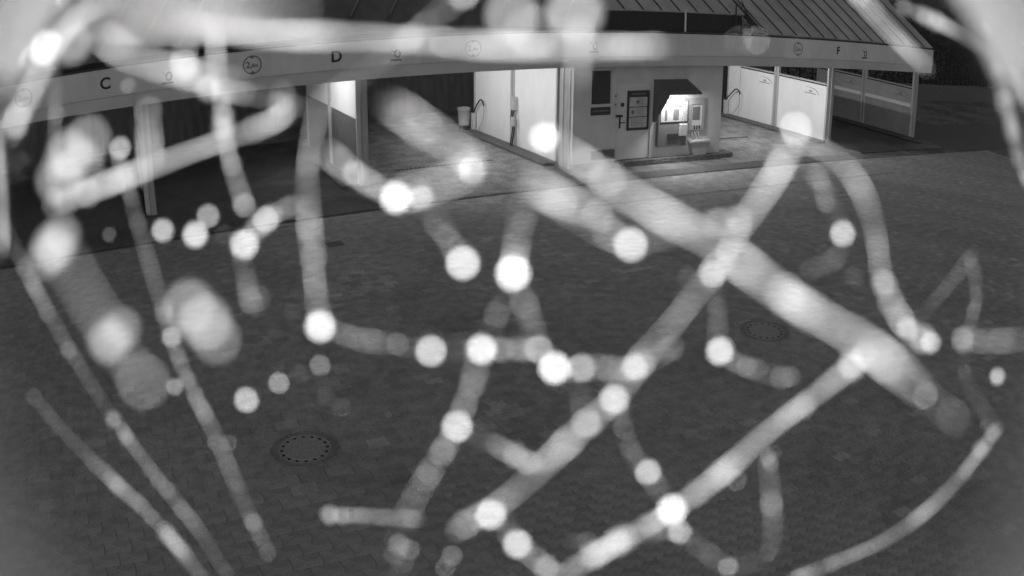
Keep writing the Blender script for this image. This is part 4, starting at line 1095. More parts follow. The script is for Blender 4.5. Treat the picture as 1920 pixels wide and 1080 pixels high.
 (0.968, 0, [[-84.0,41.2,-179.56],[-81.52,37.53,-175.01],[-78.93,33.96,-170.16],[-76.73,30.69,-166.1],[-75.35,27.85,-163.73],[-75.04,25.45,-163.65]]),
 (4.5, 1, [[-127.86,80.91,-188.61],[-126.81,77.75,-186.13],[-124.44,73.94,-181.84],[-121.44,69.85,-176.59],[-118.62,65.93,-171.44],[-116.79,62.54,-167.41],[-116.57,59.94,-165.27],[-118.23,58.2,-165.45],[-121.69,57.23,-167.88],[-126.54,56.77,-172.04],[-132.06,56.5,-177.05]]),
 (2.477, 1, [[-93.82,58.25,-132.97],[-92.99,56.04,-131.49],[-91.17,53.3,-128.68],[-88.84,50.36,-125.12],[-86.6,47.54,-121.53],[-85.03,45.16,-118.62],[-84.58,43.42,-116.99],[-85.49,42.38,-116.96],[-87.7,41.96,-118.54],[-90.94,41.96,-121.41],[-94.72,42.13,-124.96]]),
 (2.035, 0, [[-165.54,51.52,-228.29],[-170.11,49.56,-235.65],[-173.33,47.13,-241.15],[-174.55,44.02,-243.85],[-173.52,40.16,-243.35],[-170.43,35.58,-239.86],[-165.9,30.49,-234.18],[-160.8,25.23,-227.55],[-156.11,20.14,-221.37],[-152.76,15.41,-216.99],[-151.39,11.08,-215.36]]),
 (1.686, 1, [[-99.57,30.72,-142.49],[-99.32,35.59,-145.61],[-99.97,41.22,-149.99],[-100.9,47.19,-154.89],[-101.45,52.93,-159.48],[-101.07,57.75,-163.01],[-99.4,61.08,-164.96],[-96.37,62.89,-165.0],[-92.19,63.48,-163.13],[-87.27,63.32,-159.73],[-82.16,63.03,-155.51]]),
 (0.946, 0, [[-78.72,57.6,-186.78],[-76.71,54.22,-182.87],[-75.62,51.57,-181.09],[-75.65,49.69,-181.95],[-76.76,48.49,-185.43],[-78.72,47.75,-190.95]]),
 (0.421, 1, [[24.53,9.06,-177.23],[22.38,9.7,-174.52],[20.61,10.43,-174.28],[19.12,11.34,-176.6],[17.73,12.49,-181.05],[16.24,13.92,-186.78],[14.49,15.62,-192.65],[12.42,17.46,-197.5],[10.06,19.27,-200.37],[7.51,20.89,-200.68],[4.93,22.18,-198.38]]),
 (0.31, 0, [[-86.47,13.56,-262.34],[-83.2,9.22,-254.81],[-80.03,4.83,-247.52],[-77.51,0.84,-241.96],[-76.0,-2.42,-239.3],[-75.71,-4.64,-240.15],[-76.6,-5.61,-244.38],[-78.38,-5.59,-251.2],[-80.58,-4.96,-259.28],[-82.67,-4.1,-267.03],[-84.14,-3.51,-272.93]]),
 (0.111, 1, [[-54.47,4.81,-90.79],[-52.85,2.45,-91.16],[-51.95,0.01,-92.84],[-51.7,-2.45,-95.65],[-51.9,-4.86,-99.17],[-52.32,-7.02,-102.81],[-52.72,-8.76,-105.94],[-52.8,-10.07,-108.04],[-52.34,-11.05,-108.79],[-51.23,-11.82,-108.11],[-49.49,-12.55,-106.18]]),
 (0.376, 0, [[-64.42,26.09,-252.7],[-68.27,25.7,-259.15],[-71.68,25.07,-263.3],[-74.25,24.11,-264.27],[-75.72,22.76,-261.82],[-76.07,21.07,-256.39],[-75.47,19.14,-249.0],[-74.4,17.14,-241.05],[-73.42,15.22,-234.03],[-73.07,13.51,-229.25],[-73.74,12.04,-227.58]]),
]
DROPS = [
 [-118.24,42.15,-233.46,2.07,0],
 [-105.91,17.46,-242.37,2.28,0],
 [-86.64,14.59,-221.8,2.48,0],
 [-90.42,21.42,-242.09,1.82,0],
 [-79.79,24.64,-245.5,1.67,0],
 [-65.04,18.02,-219.24,1.79,0],
 [-65.57,10.71,-202.38,2.21,0],
 [-182.35,24.15,-352.5,1.37,0],
 [-116.14,-16.75,-274.15,2.09,0],
 [-135.49,-39.6,-321.18,2.06,0],
 [-75.82,-31.97,-234.49,2.13,0],
 [-76.19,-31.03,-271.83,1.78,0],
 [-62.89,-25.33,-275.79,1.32,0],
 [-77.16,-30.86,-302.7,0.62,0],
 [-44.04,-8.81,-193.66,2.25,0],
 [-43.31,31.57,-232.47,1.83,0],
 [-25.85,20.16,-189.58,2.26,0],
 [-26.05,26.05,-245.76,2.06,0],
 [-10.22,30.25,-218.57,1.83,0],
 [-10.9,32.69,-218.19,0.98,0],
 [7.35,34.55,-195.64,1.97,0],
 [-10.27,5.25,-180.36,1.84,0],
 [0.22,3.03,-175.39,2.06,0],
 [-18.65,-14.48,-197.4,1.82,0],
 [-7.24,-14.6,-205.01,2.23,0],
 [-34.38,-16.79,-256.47,0.96,0],
 [-43.78,-15.87,-267.07,0.66,0],
 [-50.1,-15.36,-265.98,0.6,0],
 [6.58,-15.13,-212.37,1.37,0],
 [9.5,-17.81,-191.33,2.26,0],
 [17.09,-19.72,-211.4,1.57,0],
 [32.52,-21.21,-226.08,2.03,0],
 [24.34,-26.37,-202.51,1.88,0],
 [17.74,-32.32,-202.33,1.88,0],
 [-12.62,-31.86,-195.83,1.82,0],
 [-5.01,-48.95,-266.59,0.93,0],
 [37.39,-50.58,-230.12,2.05,0],
 [44.41,-59.86,-304.92,0.76,0],
 [38.56,-48.66,-291.67,0.78,0],
 [-36.53,-83.03,-255.47,0.71,0],
 [-33.42,-85.3,-268.83,1.02,0],
 [24.39,-82.76,-270.58,0.8,0],
 [87.22,-89.95,-270.61,0.72,0],
 [-58.7,-41.27,-289.45,0.51,0],
 [-63.82,-37.04,-288.93,0.51,0],
 [76.38,-25.46,-272.35,0.89,0],
 [86.68,-27.56,-255.38,0.66,0],
 [6.68,-54.43,-265.49,0.97,0],
 [-46.22,-82.81,-299.23,0.76,0],
 [-83.92,-9.17,-320.41,0.57,0],
 [55.1,3.34,-265.42,0.6,0],
 [30.41,23.07,-166.07,0.38,0],
 [41.57,26.28,-192.63,0.39,0],
 [30.1,-25.08,-268.25,0.6,0],
 [104.09,-70.82,-327.46,1.2,0],
 [69.73,-59.77,-255.07,0.85,0],
 [84.63,-41.49,-254.19,0.85,0],
 [96.1,-32.31,-251.42,0.85,0],
 [19.1,-86.39,-256.25,0.85,0],
 [-22.84,-95.92,-281.43,0.93,0],
 [4.16,-83.14,-258.0,0.76,0],
 [-98.63,18.26,-280.83,0.59,0],
 [-4.89,-51.93,-191.84,1.87,0],
 [1.31,-62.75,-203.55,2.0,0],
 [36.57,-50.71,-188.72,2.25,0],
 [47.93,-69.69,-233.67,1.56,0],
 [73.68,-94.96,-272.91,1.98,0],
 [-19.5,-87.42,-269.51,1.09,0],
 [97.33,-64.48,-310.09,1.47,0],
 [52.97,-16.03,-213.85,2.3,0],
 [52.93,3.53,-223.17,2.1,0],
 [57.12,9.87,-221.95,2.1,0],
 [65.34,17.1,-239.15,1.6,0],
 [24.75,9.14,-178.8,1.88,0],
 [90.35,14.86,-220.3,2.24,0],
 [101.29,1.45,-215.99,2.24,0],
 [121.96,-12.36,-241.8,2.33,0],
 [135.23,-17.57,-249.12,2.44,0],
 [204.28,-37.26,-309.56,3.2,0],
 [218.33,-40.42,-363.57,1.19,0],
 [240.6,-1.39,-390.62,1.44,0],
 [241.12,-8.31,-390.22,1.44,0],
 [237.94,13.87,-392.01,1.02,0],
 [58.77,33.14,-167.67,1.16,0],
 [105.7,36.45,-276.45,1.11,0],
 [107.18,29.16,-276.75,0.93,0],
 [107.79,-28.09,-200.53,1.07,0],
 [57.48,58.36,-188.64,0.71,0],
 [53.39,58.41,-189.83,0.46,0],
 [69.67,58.12,-192.71,0.37,0],
 [-13.87,51.25,-172.76,0.8,0],
 [-38.94,57.19,-186.38,0.79,0],
 [-32.62,31.53,-88.44,0.48,1],
 [-26.79,34.53,-99.24,0.68,1],
 [0.0,35.67,-107.86,2.05,1],
 [7.84,34.42,-102.53,2.24,1],
 [2.66,31.94,-103.59,1.17,1],
 [-119.81,57.19,-176.55,4.1,0],
 [-89.47,46.01,-137.53,1.93,0],
 [-61.24,14.77,-101.29,1.66,1],
 [-60.39,21.12,-108.04,1.85,1],
 [-107.22,53.02,-158.8,1.76,0],
 [-73.99,41.26,-122.7,2.79,1],
 [-74.33,50.76,-177.26,0.99,0],
 [-72.94,6.36,-119.72,3.08,1],
 [-78.79,4.95,-126.49,2.32,1],
 [-76.19,9.02,-127.85,2.32,1],
 [-64.36,-8.52,-124.41,2.67,1],
 [-66.38,-6.8,-133.34,2.07,1],
 [-42.01,-2.43,-105.52,1.76,1],
 [-39.97,-4.52,-106.24,1.85,1],
 [-40.53,-6.94,-111.97,1.43,1],
 [-44.86,-11.35,-95.92,1.05,1],
 [-62.97,18.97,-106.96,2.39,1],
 [-58.46,16.6,-102.64,1.55,1],
 [-67.27,16.82,-112.95,1.46,1],
 [-61.1,48.46,-215.72,1.02,0],
 [-172.12,30.02,-281.53,0.8,0],
 [-153.64,58.4,-248.82,0.89,0],
 [-162.61,85.82,-324.25,1.65,0],
 [-68.96,-3.52,-218.75,0.72,0],
 [-66.88,-2.82,-219.4,0.56,0],
 [317.95,-91.61,-496.21,1.67,0],
 [325.73,-95.06,-490.48,1.45,0],
 [144.71,-124.21,-348.89,2.16,0],
 [9.46,16.83,-169.31,0.63,0],
 [12.78,15.54,-164.44,0.73,0],
 [18.4,15.52,-184.82,0.87,0],
 [24.34,15.89,-158.55,0.51,0],
 [52.81,-2.54,-157.01,0.73,0],
 [50.1,-18.37,-265.79,0.76,0],
 [-58.06,22.92,-240.54,0.85,0],
 [-55.03,14.67,-231.67,0.82,0],
 [-59.04,3.19,-252.48,0.68,0],
 [-58.72,-0.8,-252.57,0.73,0],
 [-53.83,32.41,-220.62,0.56,0],
 [3.68,18.41,-237.82,0.63,0],
 [5.89,30.91,-236.48,0.53,0],
 [-4.25,-7.08,-229.24,0.56,0],
 [-12.48,-30.4,-257.22,0.77,0],
 [5.61,-8.01,-259.13,0.57,0],
 [7.21,-12.81,-258.89,0.63,0],
 [70.63,-6.42,-289.65,0.72,0],
 [70.98,-11.01,-289.43,0.66,0],
 [79.66,-27.47,-286.05,0.72,0],
 [94.99,-30.14,-281.06,0.66,0],
 [-23.2,18.4,-257.61,0.57,0],
 [-20.01,16.01,-258.04,0.68,0],
 [-24.85,38.46,-186.86,0.6,0],
 [-17.8,33.61,-176.68,0.65,0],
 [-18.36,30.43,-166.66,0.48,0],
 [-98.95,64.98,-159.72,1.53,0],
 [-97.65,45.77,-131.93,1.69,0],
 [105.18,-66.54,-328.01,0.78,0],
 [142.98,77.99,-216.72,1.9,0],
 [111.59,56.98,-154.35,1.65,0],
 [193.53,79.94,-281.49,1.9,0],
 [223.01,76.33,-320.21,2.16,0],
 [-120.78,-66.09,-346.4,1.17,0],
 [-112.33,-58.7,-306.14,0.99,0],
 [-117.23,-84.23,-343.67,0.98,0],
 [105.93,3.31,-249.52,0.6,0],
 [-118.46,29.45,-174.56,0.37,0],
 [105.75,39.66,-246.45,0.54,0],
]
BEADS = [
 [-74.13,59.33,-170.75,0.57],
 [-71.53,58.77,-171.68,0.58],
 [-69.15,57.85,-171.2,0.71],
 [-65.95,56.67,-169.83,0.72],
 [-56.84,52.97,-163.68,0.41],
 [-53.61,51.78,-161.18,0.3],
 [-50.24,50.75,-158.86,0.07],
 [-47.27,49.84,-157.41,0.11],
 [-45.36,49.68,-157.09,0.11],
 [-41.34,49.4,-157.8,0.29],
 [-37.55,50.24,-161.63,0.92],
 [-35.94,50.86,-165.08,0.89],
 [-34.07,51.91,-169.02,0.8],
 [-32.74,53.22,-173.27,0.5],
 [-31.09,54.38,-177.72,0.85],
 [-29.32,55.2,-181.38,1.44],
 [-23.23,55.87,-185.4,1.76],
 [-19.02,54.56,-182.37,1.02],
 [-15.79,53.09,-178.36,0.54],
 [-13.08,51.58,-174.37,0.58],
 [-9.45,49.32,-168.68,0.29],
 [-5.47,48.04,-164.48,0.11],
 [-3.1,47.37,-163.36,0.14],
 [2.29,47.95,-165.62,0.42],
 [8.42,49.92,-172.95,0.62],
 [11.21,51.08,-176.43,0.94],
 [18.17,53.24,-183.08,0.58],
 [22.25,54.01,-185.23,1.02],
 [25.25,54.24,-186.06,1.54],
 [28.28,54.13,-185.25,1.24],
 [31.18,53.95,-183.41,1.19],
 [-9.59,64.31,-176.83,1.12],
 [-10.68,63.6,-177.35,1.87],
 [-14.87,62.33,-183.0,0.79],
 [-19.27,61.89,-191.56,0.61],
 [-20.84,61.92,-194.94,1.09],
 [-23.73,61.7,-200.59,1.13],
 [-26.54,60.9,-204.18,1.3],
 [-31.36,57.16,-205.06,0.19],
 [-33.2,53.82,-200.37,0.17],
 [-34.68,50.49,-194.8,0.16],
 [-35.82,47.44,-188.97,0.11],
 [-36.74,45.0,-184.54,0.23],
 [-37.46,43.56,-182.07,0.41],
 [-46.47,44.53,-199.93,0.74],
 [-49.25,42.17,-208.24,0.4],
 [-49.9,41.71,-211.05,0.87],
 [-51.01,40.74,-214.03,0.76],
 [-52.37,39.58,-217.5,0.89],
 [-53.52,37.38,-221.53,0.25],
 [-54.4,35.6,-223.17,0.23],
 [-54.58,34.59,-223.97,0.27],
 [-53.83,28.7,-219.76,0.17],
 [-51.67,23.91,-211.36,0.08],
 [-50.6,22.0,-207.0,0.1],
 [-47.76,16.75,-197.62,0.5],
 [-48.26,11.25,-202.5,0.59],
 [-48.85,10.19,-206.18,0.77],
 [-50.63,7.89,-214.52,1.76],
 [-53.13,2.58,-226.1,1.11],
 [-52.45,-0.1,-226.08,0.81],
 [-51.75,-1.63,-223.46,0.57],
 [-50.16,-4.07,-216.75,0.83],
 [-47.18,-6.44,-206.57,1.04],
 [-123.09,22.23,-201.24,1.49],
 [-118.11,22.59,-198.4,1.48],
 [-115.17,22.95,-196.07,1.97],
 [-104.21,23.68,-188.11,2.49],
 [-96.61,25.14,-185.96,1.31],
 [-94.61,26.27,-187.3,1.1],
 [-92.34,28.78,-194.28,1.97],
 [-90.98,32.39,-205.09,1.05],
 [-89.51,36.11,-216.98,0.72],
 [-89.13,36.97,-218.89,0.39],
 [-88.25,37.65,-220.57,0.35],
 [-86.86,38.24,-222.28,0.2],
 [-83.28,39.73,-223.51,0.31],
 [-79.63,40.34,-221.54,0.2],
 [-70.66,40.21,-213.05,0.41],
 [-64.56,40.17,-205.57,1.69],
 [-61.88,40.27,-202.92,1.02],
 [-57.81,40.49,-199.5,0.87],
 [-56.02,42.02,-199.63,1.43],
 [-57.69,46.54,-208.14,0.67],
 [-59.37,49.56,-213.55,1.23],
 [-61.64,52.48,-219.1,1.15],
 [-88.25,77.84,-231.97,0.35],
 [-86.69,74.6,-228.59,0.18],
 [-85.93,71.69,-226.95,0.22],
 [-84.91,66.69,-226.99,0.2],
 [-86.3,63.73,-232.64,0.23],
 [-86.78,63.13,-234.74,0.56],
 [-89.41,60.78,-243.89,1.25],
 [-90.59,58.79,-250.24,2.47],
 [-92.94,55.43,-259.1,3.31],
 [-94.27,52.44,-263.97,4.12],
 [-94.48,48.0,-268.0,1.19],
 [-94.04,45.3,-268.71,1.71],
 [-93.23,43.73,-268.26,1.07],
 [-92.18,41.43,-266.88,1.24],
 [-91.12,39.67,-265.51,2.3],
 [-88.59,36.12,-260.99,0.85],
 [-86.71,34.06,-257.5,1.43],
 [-83.42,30.35,-251.06,0.96],
 [-81.81,28.65,-248.15,1.24],
 [-79.69,25.51,-243.79,1.35],
 [-150.84,50.92,-295.74,1.53],
 [-150.26,48.6,-296.82,2.14],
 [-149.29,46.01,-298.15,1.2],
 [-147.98,43.85,-297.57,1.96],
 [-147.6,42.18,-297.05,1.9],
 [-145.2,38.46,-295.54,1.14],
 [-144.15,36.46,-294.36,1.53],
 [-142.63,34.79,-292.82,0.88],
 [-141.34,33.22,-291.79,1.35],
 [-138.55,29.22,-287.53,0.87],
 [-134.28,24.62,-282.37,0.97],
 [-132.23,22.43,-279.31,1.38],
 [-130.05,19.74,-276.33,0.43],
 [-128.32,18.4,-274.54,0.49],
 [-127.23,17.16,-272.82,0.69],
 [-125.33,14.6,-270.1,0.3],
 [-123.48,11.93,-268.26,0.1],
 [-122.2,9.7,-266.83,0.08],
 [-121.52,8.0,-266.9,0.07],
 [-120.83,5.52,-266.94,0.12],
 [-120.87,3.52,-268.64,0.16],
 [-121.15,0.41,-272.02,0.16],
 [-121.41,-1.54,-274.9,0.37],
 [-123.43,-6.88,-283.32,1.53],
 [-124.98,-9.44,-287.83,2.13],
 [-127.27,-14.33,-297.12,1.34],
 [-127.77,-16.08,-299.17,1.12],
 [-128.42,-19.1,-303.1,1.22],
 [-128.84,-21.44,-305.96,1.16],
 [-128.43,-26.1,-309.29,1.92],
 [-127.36,-29.44,-309.91,1.57],
 [-124.18,-35.04,-307.8,2.57],
 [-119.5,-39.42,-303.14,1.69],
 [-118.2,-40.29,-301.72,1.02],
 [-117.36,-41.46,-299.96,1.66],
 [-114.64,-43.28,-296.71,1.85],
 [-112.15,-44.71,-293.67,1.92],
 [-110.43,-46.16,-290.69,1.85],
 [-106.0,-48.77,-284.62,1.19],
 [-101.01,-52.21,-277.56,0.34],
 [-99.94,-53.17,-276.03,0.53],
 [-97.86,-55.47,-273.18,0.13],
 [-96.71,-56.75,-271.37,0.22],
 [-94.75,-60.19,-270.78,0.2],
 [-94.06,-66.07,-273.44,0.18],
 [-94.55,-70.13,-277.52,0.28],
 [-94.94,-73.47,-281.31,0.59],
 [-96.16,-81.97,-293.21,0.8],
 [-96.66,-85.13,-297.16,0.9],
 [-97.08,-88.03,-300.54,2.5],
 [-96.82,-94.74,-306.43,0.93],
 [-96.34,-95.74,-307.35,0.97],
 [-93.16,-100.97,-304.31,1.39],
 [-205.62,32.47,-286.31,0.17],
 [-202.11,28.98,-285.0,0.19],
 [-199.11,25.97,-283.86,0.14],
 [-193.39,20.56,-279.81,0.21],
 [-191.57,19.19,-278.4,0.32],
 [-189.68,17.78,-277.21,0.33],
 [-187.56,16.13,-275.98,0.78],
 [-185.3,14.12,-274.28,0.71],
 [-182.59,12.23,-271.92,1.25],
 [-178.08,8.42,-268.51,1.11],
 [-176.11,7.27,-267.02,2.09],
 [-170.94,2.58,-263.64,1.91],
 [-169.03,0.91,-262.94,1.75],
 [-168.6,-0.15,-262.48,1.11],
 [-166.72,-1.91,-262.39,1.58],
 [-165.44,-4.01,-262.48,0.94],
 [-164.93,-5.02,-263.28,1.03],
 [-164.61,-7.36,-264.26,0.79],
 [-164.39,-8.73,-265.73,1.6],
 [-165.02,-13.37,-272.93,0.89],
 [-166.44,-17.43,-279.28,1.32],
 [-168.24,-21.56,-286.63,1.04],
 [-169.46,-23.67,-290.25,2.32],
 [-170.43,-27.58,-297.24,1.54],
 [-170.92,-32.23,-303.08,1.29],
 [-169.85,-38.25,-308.87,0.38],
 [-169.75,-39.14,-309.54,0.11],
 [-168.8,-41.74,-311.07,0.18],
 [-166.91,-44.16,-311.29,0.16],
 [-165.04,-46.52,-311.28,0.16],
 [-162.46,-49.54,-309.68,0.15],
 [-160.37,-51.1,-308.52,0.23],
 [-158.36,-52.09,-307.54,0.08],
 [-183.11,-41.54,-282.33,1.19],
 [-184.07,-43.14,-285.26,0.67],
 [-186.71,-45.63,-292.06,0.38],
 [-188.13,-48.31,-297.48,0.95],
 [-188.65,-49.5,-300.58,0.52],
 [-189.96,-52.07,-303.77,0.36],
 [-189.91,-53.94,-306.63,0.35],
 [-189.52,-55.92,-309.3,0.44],
 [-184.34,-60.13,-308.99,0.23],
 [-181.05,-61.0,-306.99,0.17],
 [-175.35,-63.01,-301.87,0.21],
 [-168.81,-63.85,-296.28,0.67],
 [-162.1,-65.2,-289.62,1.18],
 [-156.66,-66.42,-284.44,1.35],
 [-151.08,-67.35,-280.25,1.38],
 [-148.41,-68.08,-278.41,0.86],
 [-146.16,-69.57,-277.56,1.81],
 [-144.28,-70.93,-276.67,1.95],
 [-142.8,-71.89,-276.88,2.5],
 [-140.83,-74.42,-278.42,1.81],
 [-139.35,-77.47,-281.83,1.66],
 [-138.76,-79.68,-284.49,1.73],
 [-138.47,-80.67,-285.96,1.13],
 [-138.7,-82.96,-289.16,1.36],
 [-138.65,-86.83,-294.47,1.45],
 [-138.96,-89.37,-297.42,1.6],
 [-139.01,-93.74,-303.58,1.14],
 [-138.78,-96.01,-307.32,1.79],
 [-139.29,-97.02,-308.75,1.04],
 [-139.25,-98.57,-310.57,3.67],
 [-138.59,-104.14,-316.68,1.48],
 [-138.23,-105.46,-317.94,1.39],
 [-136.68,-110.23,-321.08,1.96],
 [-134.7,-112.87,-322.31,1.03],
 [-133.48,-114.31,-321.65,1.15],
 [-130.25,-116.64,-319.86,0.21],
 [-128.49,-117.58,-318.16,0.28],
 [-162.75,-53.57,-315.35,3.33],
 [-161.85,-58.68,-321.71,1.89],
 [-161.42,-60.22,-322.43,1.94],
 [-160.74,-62.4,-323.59,3.02],
 [-159.48,-64.42,-324.25,1.86],
 [-155.82,-68.38,-323.44,1.87],
 [-153.55,-69.64,-322.12,0.88],
 [-151.05,-70.89,-320.1,1.09],
 [-148.53,-72.11,-317.13,0.94],
 [-145.29,-73.44,-313.61,1.88],
 [-141.06,-74.96,-309.53,1.28],
 [-138.21,-75.8,-305.58,2.01],
 [-131.74,-77.22,-298.64,2.04],
 [-128.41,-78.22,-294.57,0.98],
 [-122.45,-80.24,-288.0,0.91],
 [-121.03,-81.33,-286.78,1.71],
 [-116.66,-84.86,-285.53,0.47],
 [-115.65,-86.94,-286.24,0.11],
 [-115.02,-90.1,-289.03,0.09],
 [-115.03,-92.53,-290.83,0.1],
 [-114.7,-93.67,-292.17,0.17],
 [-114.95,-95.91,-295.47,0.22],
 [-115.3,-98.17,-297.64,0.22],
 [-115.77,-99.78,-300.15,0.12],
 [-116.48,-103.35,-304.79,0.24],
 [-117.14,-110.66,-313.53,0.25],
 [-117.52,-113.22,-316.11,0.54],
 [-117.42,-115.44,-318.58,0.8],
 [-117.4,-117.47,-320.45,1.16],
 [-127.41,-89.85,-283.56,3.07],
 [-125.11,-89.52,-280.05,1.66],
 [-122.75,-89.12,-276.08,2.77],
 [-119.84,-89.94,-272.77,1.29],
 [-118.15,-91.71,-272.57,1.61],
 [-117.69,-93.58,-274.96,2.31],
 [-118.2,-96.32,-278.52,1.54],
 [-122.98,-107.21,-297.3,1.41],
 [-124.33,-111.06,-303.22,1.64],
 [-124.83,-115.06,-308.58,1.03],
 [-39.41,29.05,-182.08,0.86],
 [-38.61,28.27,-183.97,0.88],
 [-38.46,28.14,-189.28,1.3],
 [-37.96,27.59,-200.51,1.14],
 [-37.16,27.32,-207.36,1.27],
 [-35.73,26.18,-210.88,1.69],
 [-33.12,24.99,-212.1,1.57],
 [-27.85,22.06,-205.63,0.9],
 [-20.85,20.17,-186.48,0.13],
 [-18.78,18.63,-192.96,0.15],
 [-17.78,16.43,-205.82,0.15],
 [-17.02,14.35,-212.97,0.25],
 [-15.77,11.86,-215.23,0.53],
 [-13.91,9.22,-211.81,1.07],
 [-12.32,6.95,-204.88,0.49],
 [-19.9,29.4,-133.38,0.16],
 [-15.16,25.95,-128.67,0.06],
 [-12.24,24.75,-136.06,0.25],
 [-11.4,24.37,-138.74,0.53],
 [-9.66,23.77,-142.95,0.43],
 [-8.72,23.43,-145.19,0.53],
 [-7.93,22.97,-147.03,0.76],
 [-7.19,21.9,-149.09,0.72],
 [-9.6,18.74,-147.11,0.4],
 [-11.87,17.66,-144.01,0.63],
 [-16.45,15.21,-136.33,0.8],
 [5.37,28.76,-205.54,0.68],
 [4.0,27.59,-222.09,0.35],
 [3.27,24.67,-220.37,0.22],
 [1.9,17.75,-201.66,0.12],
 [1.23,11.93,-195.12,0.33],
 [0.86,8.92,-197.52,1.03],
 [0.67,6.92,-201.71,1.58],
 [0.38,5.33,-205.01,1.61],
 [0.16,3.82,-208.69,1.28],
 [-0.05,3.18,-212.49,0.53],
 [-0.36,1.54,-216.5,0.93],
 [-2.58,-3.66,-229.19,0.27],
 [-2.91,-5.03,-230.89,0.21],
 [-4.57,-9.41,-231.55,0.11],
 [-5.41,-10.56,-228.17,0.13],
 [-7.05,-14.93,-204.98,0.41],
 [-8.9,-20.48,-205.64,0.9],
 [-9.85,-23.75,-212.1,1.16],
 [-12.17,-29.95,-223.93,1.04],
 [-12.71,-31.59,-225.88,0.92],
 [-13.24,-32.9,-227.52,0.88],
 [-14.31,-34.93,-228.91,0.81],
 [-15.21,-37.01,-229.32,1.01],
 [-15.87,-39.15,-228.48,1.02],
 [-16.81,-40.16,-226.7,0.67],
 [-16.94,-40.96,-225.3,0.61],
 [-17.39,-41.82,-222.74,0.92],
 [-18.2,-42.68,-219.77,1.56],
 [-20.14,-45.24,-207.6,1.16],
 [-20.74,-45.97,-202.71,0.97],
 [-21.81,-47.56,-198.22,0.62],
 [-23.75,-51.15,-195.17,0.09],
 [-24.95,-54.19,-197.06,0.15],
 [-29.01,-62.63,-206.7,0.17],
 [-30.04,-65.29,-209.33,0.19],
 [-30.63,-66.89,-211.52,0.32],
 [0.6,2.95,-220.87,0.72],
 [1.46,0.84,-214.32,0.6],
 [2.86,-3.69,-203.73,0.97],
 [4.78,-8.99,-209.01,0.61],
 [5.33,-10.69,-212.87,0.38],
 [6.58,-14.41,-224.52,0.28],
 [7.55,-16.66,-230.26,0.22],
 [8.86,-19.29,-230.94,0.08],
 [11.18,-20.25,-218.09,0.2],
 [15.93,-18.65,-201.33,0.22],
 [17.4,-18.66,-201.56,0.33],
 [19.8,-18.93,-203.87,0.7],
 [22.82,-19.61,-210.19,0.91],
 [24.53,-20.19,-214.15,1.11],
 [28.36,-21.15,-223.14,1.14],
 [33.43,-21.21,-229.55,0.92],
 [34.66,-20.79,-228.98,1.98],
 [37.93,-17.51,-218.89,0.66],
 [38.54,-16.03,-213.65,0.6],
 [38.98,-14.66,-208.57,0.91],
 [-56.78,-11.82,-253.89,0.76],
 [-52.63,-12.4,-248.85,0.71],
 [-50.34,-12.64,-245.37,0.83],
 [-47.05,-13.3,-239.47,1.09],
 [-43.54,-13.33,-233.35,0.76],
 [-41.89,-13.86,-230.43,0.76],
 [-39.78,-14.03,-227.14,0.8],
 [-37.69,-13.89,-225.67,0.54],
 [-35.62,-14.65,-228.72,0.89],
 [-34.16,-15.45,-237.21,0.19],
 [-33.53,-15.88,-241.98,0.64],
 [-32.88,-16.59,-247.7,0.38],
 [-31.16,-17.96,-257.09,0.33],
 [-28.99,-18.58,-261.17,0.16],
 [-22.18,-18.71,-252.14,0.19],
 [-17.12,-17.55,-241.63,0.19],
 [-10.17,-16.32,-230.07,0.7],
 [-8.49,-16.52,-228.88,0.88],
 [-5.62,-16.42,-229.58,0.84],
 [-2.96,-16.63,-232.57,1.67],
 [1.43,-17.01,-241.16,1.53],
 [3.53,-17.73,-246.59,1.49],
 [5.5,-17.93,-250.14,1.21],
 [18.78,-24.5,-249.74,0.15],
 [18.71,-25.8,-246.41,0.18],
 [18.3,-27.72,-233.31,0.07],
 [18.13,-28.34,-226.4,0.18],
 [18.28,-30.55,-216.83,0.38],
 [19.58,-35.38,-225.98,0.92],
 [41.85,2.7,-177.2,0.35],
 [42.58,0.73,-186.56,0.64],
 [43.08,-1.02,-197.56,0.38],
 [42.68,-2.89,-202.45,0.44],
 [41.3,-5.25,-204.52,0.27],
 [40.3,-6.74,-204.29,0.2],
 [35.39,-10.27,-196.6,0.12],
 [30.93,-12.78,-186.65,0.1],
 [29.64,-13.63,-183.65,0.27],
 [27.63,-14.9,-180.6,0.68],
 [26.75,-15.92,-179.41,0.98],
 [25.61,-17.28,-179.91,0.89],
 [24.97,-21.35,-189.48,0.94],
 [24.81,-24.02,-196.8,0.86],
 [23.94,-27.06,-203.73,0.56],
 [22.93,-28.53,-205.46,1.18],
 [19.28,-30.41,-199.24,1.04],
 [13.66,-31.54,-183.14,0.57],
 [11.55,-32.68,-179.18,1.47],
 [7.56,-37.46,-181.92,0.54],
 [6.37,-39.47,-185.44,0.27],
 [5.17,-41.78,-189.41,0.16],
 [3.28,-44.55,-194.45,0.08],
 [1.6,-47.27,-198.66,0.14],
 [-1.69,-50.8,-202.41,0.06],
 [-3.63,-52.43,-201.83,0.31],
 [-7.25,-52.87,-195.31,1.1],
 [-9.03,-52.95,-190.77,0.67],
 [-10.18,-52.72,-186.38,1.1],
 [-12.87,-36.09,-219.73,0.16],
 [-8.44,-41.58,-235.6,0.32],
 [-4.97,-45.16,-245.68,0.45],
 [-2.68,-47.0,-247.73,1.22],
 [-1.3,-47.76,-247.43,0.82],
 [-0.03,-48.1,-246.77,1.05],
 [1.01,-48.27,-244.65,2.5],
 [3.4,-48.53,-237.89,1.47],
 [4.66,-48.16,-233.07,1.52],
 [7.99,-44.33,-216.85,1.01],
 [9.42,-42.96,-215.95,1.0],
 [-15.54,-68.6,-235.46,0.91],
 [-13.52,-68.52,-240.88,0.57],
